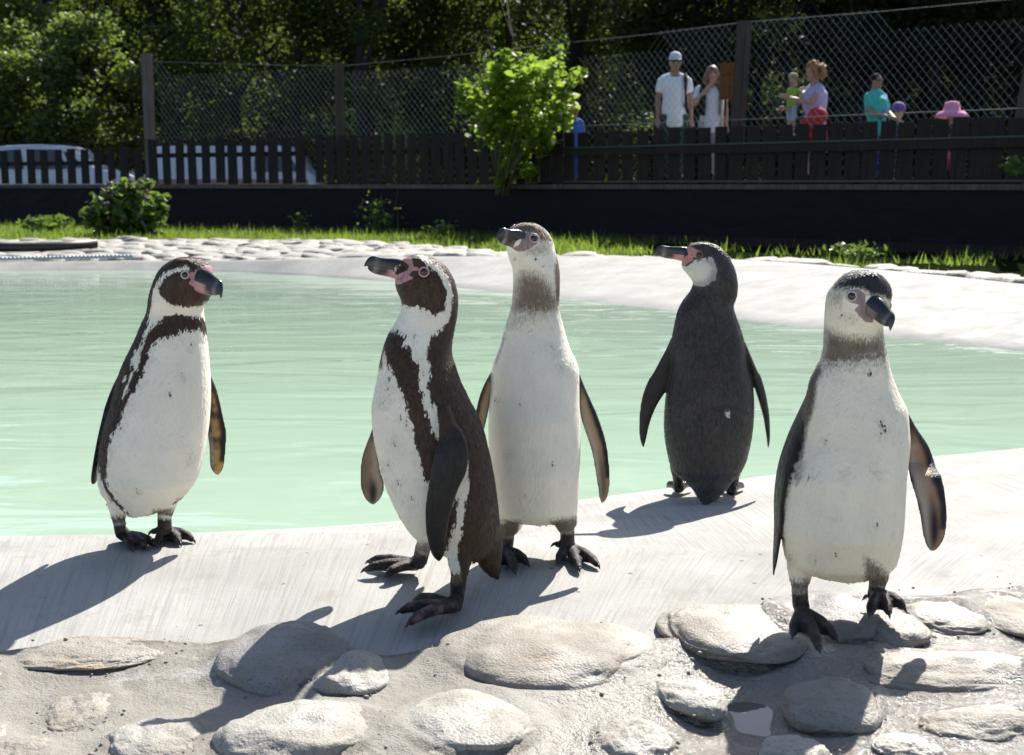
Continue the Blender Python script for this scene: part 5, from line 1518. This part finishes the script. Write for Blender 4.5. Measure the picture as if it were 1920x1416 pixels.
# 2: centre front, adult looking left
Y2 = 2.27
P2 = dict(Y=Y2, foot=(850, 1120), label='adult penguin in front at centre with brown breast band, beak raised to the left',
 rows=rows_of(C_, [(91, 560, 610), (97, 520, 650), (112, 465, 712), (140, 442, 775), (180, 428, 825), (220, 420, 856), (260, 408, 882), (300, 385, 900), (350, 382, 918), (400, 398, 930), (450, 420, 937), (500, 437, 940), (550, 438, 938), (600, 424, 935),
   (650, 400, 928), (700, 370, 918), (750, 341, 908), (800, 316, 897), (850, 297, 889), (900, 281, 884), (950, 268, 885), (1000, 257, 894), (1050, 247, 911), (1100, 238, 925), (1150, 227, 942), (1200, 216, 960), (1250, 205, 982), (1300, 196, 1007), (1400, 178, 1055)])
   + rows_of(D_, [(100, 153, 950), (200, 157, 1000), (300, 167, 1035), (400, 184, 1060), (500, 206, 1083), (600, 229, 1103), (700, 258, 1120), (800, 300, 1133), (900, 348, 1145), (1000, 405, 1152), (1080, 465, 1150), (1150, 560, 1130), (1210, 680, 1090), (1240, 760, 1040)]),
 depth=[(479, .034, 0), (520, .045, 0), (570, .046, 0), (610, .050, 0), (660, .066, 0), (740, .082, 0), (850, .094, 0), (960, .09, 0), (1035, .06, 0)],
 blobs=[(752, 508, 0, 17, 17, .026)],
 flippers=[dict(c=line_of(D_, [(735, 90, 30, -.074, .012), (745, 230, 66, -.094, .012), (775, 340, 100, -.108, .010), (782, 450, 122, -.116, .009), (760, 570, 132, -.120, .008), (722, 690, 116, -.122, .008), (692, 810, 106, -.122, .0075), (668, 940, 96, -.120, .007), (661, 1080, 80, -.116, .0065), (668, 1200, 60, -.112, .006), (675, 1262, 40, -.110, .005), (680, 1302, 8, -.108, .003)], 4.1647)),
           dict(c=line_of(D_, [(200, 230, 30, .06, .01), (172, 330, 36, .07, .009), (152, 420, 52, .075, .008), (142, 510, 70, .08, .007), (145, 610, 84, .08, .0065), (160, 710, 98, .08, .006), (163, 790, 76, .08, .0055), (166, 835, 42, .08, .005), (170, 857, 8, .08, .003)], 4.1647), under='front', lead=-1)],
 limbs=[dict(c=limb_of(D_, [(840, 960, 150, -.03), (838, 1150, 122, -.045), (838, 1290, 92, -.055), (838, 1380, 72, -.058), (835, 1430, 62, -.058)], 4.1647)),
        dict(c=limb_of(D_, [(640, 1000, 120, .05), (585, 1120, 82, .065), (560, 1180, 62, .072)], 4.1647)),
        dict(c=limb_of(D_, [(1010, 1050, 150, .0), (1050, 1180, 128, .0), (1075, 1280, 102, 0), (1100, 1350, 72, .0), (1130, 1400, 38, .0), (1150, 1424, 8, .0)], 4.1647))],
 feet=[dict(shank=limb_of(E_, [(772, 360, 60, -.058), (765, 430, 58, -.060), (757, 520, 54, -.064), (748, 600, 50, -.068)], 3.84), heel=E_([(735, 650)])[0], toes=E_([(455, 580), (345, 665), (412, 752)])),
       dict(shank=limb_of(E_, [(515, 170, 62, .072), (500, 230, 58, .074), (485, 290, 58, .074)], 3.84), heel=E_([(470, 345)])[0], toes=E_([(120, 305), (92, 365), (245, 405)]))],
 dark=[C_([(400, 100), (480, 60), (560, 80), (605, 108), (680, 185), (760, 245), (806, 310), (836, 400), (833, 500), (813, 592), (770, 600), (715, 608), (650, 570), (600, 545), (540, 538), (490, 525), (430, 518), (400, 460), (340, 345), (370, 250)]),
       C_([(560, 60), (660, 108), (720, 160), (790, 215), (850, 288), (880, 350), (893, 440), (880, 570), (850, 660), (800, 735), (725, 775), (690, 830), (658, 930), (690, 1050), (695, 1140), (668, 1220), (690, 1330), (712, 1390), (1400, 1400), (1100, 800), (1000, 300), (800, 50)]),
       D_([(610, 30), (650, 75), (660, 180), (690, 280), (690, 420), (870, 420), (912, 560), (905, 690), (880, 900), (850, 1100), (818, 1250), (832, 1300), (850, 1370), (862, 1460), (1300, 1460), (1300, 0), (900, -100), (640, -100)]),
       C_([(345, 745), (400, 750), (470, 800), (460, 870), (520, 900), (540, 980), (580, 1040), (600, 1090), (590, 1140), (615, 1190), (600, 1250), (630, 1330), (627, 1416), (490, 1416), (480, 1370), (460, 1290), (400, 1230), (390, 1150), (350, 1080), (310, 1010), (298, 920), (288, 880), (262, 1050), (225, 1050), (240, 860), (300, 770)]),
       D_([(410, -40), (440, 80), (450, 170), (480, 260), (490, 380), (520, 450), (550, 580), (590, 670), (615, 680), (640, 560), (690, 560), (690, 350), (660, 320), (612, 250), (600, 170), (562, 80), (555, -40)]),
       D_([(822, 790), (808, 950), (792, 1050), (755, 1150), (735, 1225), (700, 1200), (740, 900)])],
 white=[D_([(655, 95), (668, 130), (676, 190), (660, 180), (640, 130)])],
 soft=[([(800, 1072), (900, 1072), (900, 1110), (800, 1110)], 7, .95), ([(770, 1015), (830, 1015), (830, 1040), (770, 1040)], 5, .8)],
 spots=spots_of(D_, [(258, 45), (373, 158), (428, 205), (338, 360), (278, 537), (362, 685), (460, 805), (775, 1258)], 1.7) + spots_of(C_, [(318, 1250), (292, 1375), (340, 1165), (550, 797), (630, 1120)], 1.6),
 pink=[C_([(440, 130), (480, 108), (530, 112), (545, 190), (600, 195), (590, 225), (540, 225), (500, 262), (548, 290), (500, 312), (425, 346), (340, 345), (280, 280), (400, 255), (490, 225), (510, 180)])],
 back=None, under='back', lead=-1, leadw=.25, mottle=.25, blotch=1.0, wing_under=(.26, .18, .115), wing=(.015, .0135, .013), legpink=.45,
 beak=dict(base=C_([(450, 222)])[0], tip=C_([(110, 165)])[0], y0=-.002, y1=-.018, h=21, up=(.12, -.1, .98), w=.0115, hook=.3, low=.92),
 eye=(795, 510.3, 6.6), headc=(790, 515, 0), pinkc=PK_A, ringm=RING_A,
 mat=plumage('plumage_adult_brown', WHITE, (.046, .025, .0125), (.12, .075, .045), PK_A, .010, (.115, .062, .032)))

# 3: centre back, juvenile with stretched neck
Y3 = 2.47
P3 = dict(Y=Y3, foot=(1030, 1064), label='young grey-necked penguin at centre back with stretched neck, wet white belly',
 rows=rows_of(F_, [(90, 520, 570), (97, 480, 620), (112, 446, 655), (140, 410, 702), (180, 384, 745), (220, 370, 772), (260, 360, 792), (300, 355, 803), (340, 356, 812), (380, 362, 822), (420, 372, 832), (460, 386, 842), (500, 402, 850), (550, 411, 856), (600, 414, 859),
   (700, 414, 858), (800, 408, 852), (850, 404, 850), (900, 395, 853), (950, 382, 862), (1000, 367, 874), (1050, 350, 888), (1100, 335, 902), (1200, 310, 928)])
   + rows_of(G_, [(0, 272, 970), (50, 254, 998), (100, 233, 1020), (150, 217, 1035), (200, 207, 1042), (300, 202, 1043), (400, 198, 1043), (500, 191, 1045), (600, 183, 1048), (700, 180, 1052), (800, 181, 1054), (900, 186, 1054), (1000, 194, 1052), (1100, 204, 1050), (1200, 214, 1047), (1300, 225, 1043), (1400, 240, 1036), (1480, 268, 1022), (1540, 320, 985), (1572, 420, 890)]),
 depth=[(418, .03, -.01), (450, .043, -.012), (490, .046, -.008), (560, .042, .0), (620, .052, 0), (690, .072, -.005), (780, .090, -.012), (880, .096, -.014), (950, .085, -.006), (972, .06, 0)],
 blobs=[(970, 455, -.03, 20, 19, .032)],
 flippers=[dict(c=line_of(G_, [(1020, 210, 25, .02, .012), (1060, 340, 36, .03, .010), (1095, 470, 58, .03, .009), (1135, 610, 80, .022, .008), (1190, 770, 82, .008, .0075), (1228, 900, 78, -.006, .007), (1252, 1040, 72, -.02, .0065), (1266, 1170, 66, -.032, .006), (1274, 1290, 55, -.044, .0055), (1268, 1380, 38, -.052, .005), (1256, 1432, 8, -.056, .003)], 5.057)),
           dict(c=line_of(G_, [(225, 200, 22, .02, .012), (185, 310, 42, .03, .010), (150, 430, 55, .03, .009), (118, 580, 60, .03, .008), (90, 720, 55, .03, .007), (70, 850, 42, .03, .006), (60, 950, 10, .03, .003)], 5.057), lead=-1)],
 limbs=[dict(c=[(1050, 925, 34, 0), (1058, 965, 26, -.005), (1063, 990, 18, -.008)]), dict(c=[(958, 925, 34, 0), (955, 965, 26, 0), (952, 995, 18, 0)]),
        dict(c=[(966, 945, 24, .05), (966, 972, 20, .058), (964, 992, 10, .064), (961, 1000, 3, .066)])],
 feet=[dict(shank=[(1063, 985, 14, -.008), (1064, 1005, 14, -.01), (1064, 1022, 14, -.01)], heel=(1066, 1037), toes=[(1046, 1060), (1086, 1073), (1121, 1066)], spur=(1041, 1020)),
       dict(shank=[(952, 990, 14, 0), (950, 1015, 14, 0), (948, 1030, 14, 0)], heel=(945, 1043), toes=[(930, 1070), (966, 1077), (989, 1063)])],
 dark=[], 
 soft=[(F_([(378, 175), (440, 110), (550, 70), (700, 130), (800, 270), (705, 252), (662, 250), (640, 190), (560, 170), (450, 190)]), 6, 1.25),
       (F_([(812, 270), (880, 560), (880, 860), (820, 830), (805, 600), (815, 420)]), 4, .95),
       (F_([(450, 610), (500, 555), (620, 560), (710, 610), (780, 680), (860, 800), (860, 900), (740, 925), (600, 940), (430, 925), (395, 890), (425, 700)]), 20, .95),
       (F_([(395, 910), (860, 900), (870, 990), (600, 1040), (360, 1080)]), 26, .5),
       (F_([(640, 290), (720, 270), (760, 330), (700, 400), (600, 390), (480, 380)]), 14, .6),
       (G_([(150, 150), (225, 210), (215, 380), (190, 520), (100, 600)]), 5, .95), (F_([(330, 1090), (300, 1250), (240, 1416), (270, 1416), (340, 1200)]), 4, .5),
       ([(1030, 975), (1090, 965), (1090, 1000), (1040, 1000)], 6, .9), ([(930, 975), (975, 975), (975, 1010), (930, 1010)], 6, .9)],
 spots=spots_of(F_, [(590, 1105), (770, 1240), (800, 1290), (705, 500), (635, 435), (437, 435)], 1.6) + spots_of(G_, [(860, 122), (258, 443), (478, 487), (525, 1352), (785, 1045), (390, 940)], 1.5),
 pink=[F_([(495, 190), (560, 178), (605, 205), (655, 240), (640, 292), (580, 330), (520, 362), (450, 360), (400, 330), (470, 300), (505, 230)])],
 back=('soft', 500), under='front', lead=1, blotch=.6, wing_under=(.42, .26, .13), legpink=.2, leg=(.02, .017, .018),
 beak=dict(base=F_([(465, 255)])[0], tip=F_([(262, 215)])[0], y0=-.045, y1=-.082, h=20, up=(.25, -.1, .96), w=.0125, hook=.25, low=.85, band=.75, pk=.4),
 eye=(1001.2, 447, 6.2), headc=(995, 455, -.012), pinkc=PK_J, ringm=RING_W,
 extra=[],
 mat=plumage('plumage_juvenile', WHITE, (.035, .03, .027), (.16, .12, .085), PK_J, .006))

# 4: juvenile seen from behind, at the water edge
Y4 = onz(1325, 928, -.064).y
P4 = dict(Y=Y4, foot=(1325, 930), g=-.064, label='dark-backed young penguin seen from behind at the water edge, head turned left',
 rows=rows_of(H_, [(74, 660, 745), (80, 620, 775), (92, 580, 810), (120, 545, 862), (160, 522, 905), (200, 512, 940), (250, 500, 965), (300, 496, 990), (340, 520, 1004), (380, 552, 1015), (420, 585, 1022), (460, 603, 1027), (500, 594, 1028), (540, 574, 1025), (580, 545, 1018), (620, 515, 1005), (660, 490, 992),
   (700, 470, 990), (750, 452, 1004), (800, 440, 1020), (850, 430, 1038), (900, 420, 1055), (950, 410, 1072), (1000, 406, 1084), (1100, 404, 1100), (1200, 401, 1112), (1300, 396, 1130)])
   + rows_of(I_, [(100, 366, 1165), (200, 350, 1174), (300, 340, 1178), (400, 333, 1175), (500, 331, 1168), (600, 336, 1155), (700, 350, 1135), (800, 370, 1110), (850, 382, 1090), (900, 400, 1066), (950, 440, 1030), (1000, 500, 985), (1050, 556, 945), (1100, 603, 908), (1150, 638, 862), (1195, 675, 802), (1228, 702, 756), (1244, 718, 736)]),
 depth=[(454, .034, 0), (490, .044, 0), (540, .046, 0), (600, .056, 0), (680, .082, .0), (800, .098, .0), (870, .09, -.01), (900, .06, -.05), (930, .022, -.11), (945, .008, -.14)],
 blobs=[],
 flippers=[dict(c=line_of(H_, [(420, 990, 25, 0, .012), (385, 1110, 45, .0, .010), (345, 1240, 72, .0, .009), (300, 1370, 96, .0, .008)], 5.057) + line_of(I_, [(258, 130, 100, 0, .007), (200, 250, 84, 0, .007), (163, 370, 66, 0, .006), (140, 500, 48, 0, .0055), (130, 620, 32, 0, .005), (132, 703, 6, 0, .003)], 5.057)),
           dict(c=line_of(H_, [(1080, 1020, 16, .0, .018), (1135, 1180, 28, .0, .022), (1182, 1320, 42, .0, .02)], 5.057) + line_of(I_, [(1205, 50, 46, 0, .016), (1246, 180, 44, 0, .014), (1276, 300, 38, 0, .012), (1300, 420, 30, 0, .010), (1313, 550, 22, 0, .008), (1318, 640, 15, 0, .006), (1315, 712, 4, 0, .003)], 5.057))],
 limbs=[dict(c=limb_of(I_, [(480, 780, 110, .01), (465, 880, 82, .015), (460, 960, 62, .02)], 5.057)), dict(c=limb_of(I_, [(960, 780, 120, .01), (985, 880, 90, .015), (990, 960, 62, .02)], 5.057))],
 feet=[dict(shank=limb_of(I_, [(460, 940, 54, .02), (462, 1020, 50, .022), (462, 1080, 50, .024)], 5.057), heel=I_([(468, 1140)])[0], toes=I_([(365, 1090), (470, 1050), (585, 1085)])),
       dict(shank=limb_of(I_, [(990, 940, 56, .02), (985, 1020, 56, .022), (975, 1090, 56, .024)], 5.057), heel=I_([(965, 1160)])[0], toes=I_([(880, 1110), (985, 1065), (1075, 1095)]))],
 dark=[[(1150, 430), (1480, 430), (1480, 980), (1150, 980)]],
 white=[H_([(400, 296), (480, 300), (560, 300), (600, 250), (650, 235), (720, 226), (790, 210), (826, 275), (838, 340), (818, 412), (768, 458), (700, 492), (640, 486), (590, 470), (540, 420)]), [(1361, 770), (1366, 768), (1367, 777), (1362, 781)]],
 soft=[(H_([(760, 215), (860, 210), (870, 360), (830, 450), (760, 490), (640, 500), (590, 480), (560, 430), (640, 440), (720, 430), (775, 360), (790, 300)]), 11, .8), (H_([(700, 240), (790, 215), (830, 290), (820, 330), (760, 300)]), 5, .55), (H_([(640, 430), (780, 420), (760, 480), (640, 500)]), 4, .4)],
 pink=[H_([(540, 130), (570, 112), (625, 122), (690, 165), (700, 215), (640, 205), (625, 250), (580, 285), (500, 298), (410, 262), (500, 225), (560, 190)])],
 pinkcut=[H_([(600, 122), (640, 128), (680, 160), (640, 145)]), H_([(600, 215), (630, 220), (630, 260), (560, 295), (520, 300), (560, 265), (605, 245)])],
 back=('white', 585), under='back', lead=1, wing=(.017, .016, .017), legpink=.1,
 beak=dict(base=H_([(535, 190)])[0], tip=H_([(240, 158)])[0], y0=0, y1=0, h=14.5, up=(.05, -.05, 1), w=.010, hook=.4, low=.9, band=.6),
 eye=(1311.5, 478.6, 4.6), headc=(1320, 485, 0), pinkc=(.55, .25, .23), ringm=RING_D,
 mat=plumage('plumage_dark_back', (.62, .60, .54), (.040, .034, .031), (.2, .19, .19), (.55, .25, .23), .008, (.10, .088, .08), .34))

# 5: right, juvenile walking towards the viewer
Y5 = 2.07
P5 = dict(Y=Y5, foot=(1530, 1190), g=.022, label='young penguin walking on the stones at right, white belly with small dark spots',
 rows=rows_of(J_, [(66, 700, 760), (70, 670, 788), (82, 632, 820), (102, 588, 850), (140, 542, 888), (180, 505, 910), (220, 474, 920), (260, 462, 918), (300, 457, 908), (340, 453, 892), (380, 450, 876), (420, 448, 862), (460, 447, 857), (500, 446, 859), (540, 444, 864), (600, 442, 872), (640, 438, 879), (680, 430, 887), (720, 412, 896), (760, 391, 906), (800, 371, 917), (840, 353, 930), (880, 341, 945), (920, 333, 961), (960, 324, 979), (1000, 314, 1000), (1040, 302, 1020),
   (1100, 294, 1032), (1200, 286, 1038), (1300, 276, 1040)]) + rows_of(K_, [(100, 190, 1016), (200, 166, 1010), (300, 154, 1004), (400, 147, 998), (500, 142, 990), (600, 146, 976), (680, 158, 960), (740, 180, 940), (785, 240, 890), (815, 340, 800), (830, 440, 690)]),
 depth=[(507, .034, -.012), (550, .046, -.012), (600, .048, -.006), (650, .047, 0), (700, .056, 0), (770, .076, -.006), (880, .096, -.014), (990, .100, -.014), (1050, .085, -.004), (1077, .05, 0)],
 blobs=[(1632, 568, -.036, 22, 19, .03)],
 flippers=[dict(edge=True, c=line_of(J_, [(335, 980, 20, .01, .02), (280, 1130, 28, .015, .03), (230, 1260, 36, .015, .034), (186, 1390, 38, .01, .036)], 3.827) + line_of(K_, [(154, 80, 34, .005, .036), (126, 210, 25, 0, .034), (113, 350, 22, -.003, .030), (110, 490, 20, -.005, .025), (99, 620, 16, -.005, .019), (87, 740, 12, -.005, .012), (77, 838, 3, -.005, .004)], 3.827)),
           dict(c=line_of(J_, [(1020, 1080, 16, .03, .012), (1060, 1210, 46, .035, .011), (1105, 1340, 84, .035, .010)], 3.827) + line_of(K_, [(1125, 10, 102, .035, .009), (1165, 120, 112, .004, .008), (1198, 240, 108, -.010, .0075), (1220, 360, 102, -.023, .007), (1228, 480, 92, -.036, .0065), (1224, 570, 74, -.045, .006), (1214, 635, 42, -.051, .005), (1207, 664, 8, -.054, .003)], 3.827))],
 limbs=[dict(c=limb_of(K_, [(290, 700, 130, 0), (272, 800, 98, -.006), (266, 880, 72, -.01), (266, 915, 62, -.012)], 3.827)), dict(c=limb_of(K_, [(810, 680, 130, .01), (828, 780, 92, .02), (830, 850, 72, .024), (826, 885, 66, .026)], 3.827))],
 feet=[dict(g=-.002, shank=limb_of(K_, [(266, 900, 60, -.012), (268, 990, 60, -.016), (275, 1060, 62, -.02)], 3.827), heel=K_([(280, 1150)])[0], toes=K_([(215, 1290), (405, 1395), (525, 1318)])),
       dict(g=.012, shank=limb_of(K_, [(826, 870, 64, .026), (818, 930, 60, .026), (812, 980, 60, .024)], 3.827), heel=K_([(830, 1030)])[0], toes=K_([(768, 1142), (905, 1138), (1012, 1100)]), spur=K_([(752, 985)])[0])],
 dark=[J_([(515, 182), (560, 118), (640, 45), (740, 38), (855, 82), (930, 172), (926, 255), (903, 262), (876, 235), (784, 226), (724, 184), (640, 176), (570, 180)])],
 soft=[(J_([(480, 205), (530, 130), (620, 60), (740, 45), (860, 75), (930, 180), (930, 270), (905, 285), (880, 255), (782, 245), (722, 205), (640, 192), (560, 205)]), 9, 1.0), (J_([(440, 470), (530, 505), (600, 535), (700, 545), (780, 540), (870, 490), (890, 640), (860, 690), (740, 705), (600, 720), (480, 730), (420, 720)]), 18, .95),
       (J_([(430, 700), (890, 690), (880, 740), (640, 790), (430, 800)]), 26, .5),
       (J_([(400, 720), (445, 760), (395, 860), (372, 1050), (322, 1180), (292, 1416), (100, 1416), (320, 880)]), 7, 1.0),
       (K_([(210, 0), (310, 0), (300, 120), (250, 180), (205, 130)]), 10, .6), (J_([(900, 250), (940, 200), (940, 320), (905, 320)]), 5, .4),
       (J_([(480, 200), (600, 200), (600, 240), (560, 330), (460, 320)]), 16, .6), (J_([(540, 350), (680, 390), (740, 440), (640, 450), (540, 420)]), 14, .35),
       (K_([(180, 860), (450, 860), (400, 960), (180, 960)]), 9, .95), (K_([(730, 690), (850, 760), (920, 850), (900, 930), (740, 930)]), 9, .9)],
 spots=spots_of(J_, [(765, 780), (848, 1152), (875, 1183), (850, 1213), (457, 1285), (560, 385), (627, 412)], 1.7) + spots_of(K_, [(338, 110), (597, 90), (800, 70), (556, 412), (365, 700), (520, 680), (820, 465), (195, 695)], 1.5),
 pink=[J_([(600, 215), (680, 198), (740, 235), (740, 300), (770, 350), (800, 440), (740, 438), (692, 392), (658, 352), (690, 312), (620, 292), (598, 260)])],
 back=('soft', 640), under='front', lead=1, blotch=1.0, wing_under=(.36, .20, .11), legpink=.2, leg=(.02, .016, .016),
 beak=dict(base=J_([(800, 330)])[0], tip=J_([(938, 462)])[0], y0=-.056, y1=-.100, h=23, up=(.35, -.15, .9), w=.0140, taper=.25, hook=.8, low=.8, pk=.5),
 eye=(1596.9, 555.4, 6.6), headc=(1606, 562, -.012), pinkc=PK_J, ringm=RING_W,
 mat=plumage('plumage_juvenile_cream', CREAM, (.028, .025, .025), (.14, .11, .085), PK_J, .006))
for P_ in (P1, P2, P3, P4, P5): penguin(P_)
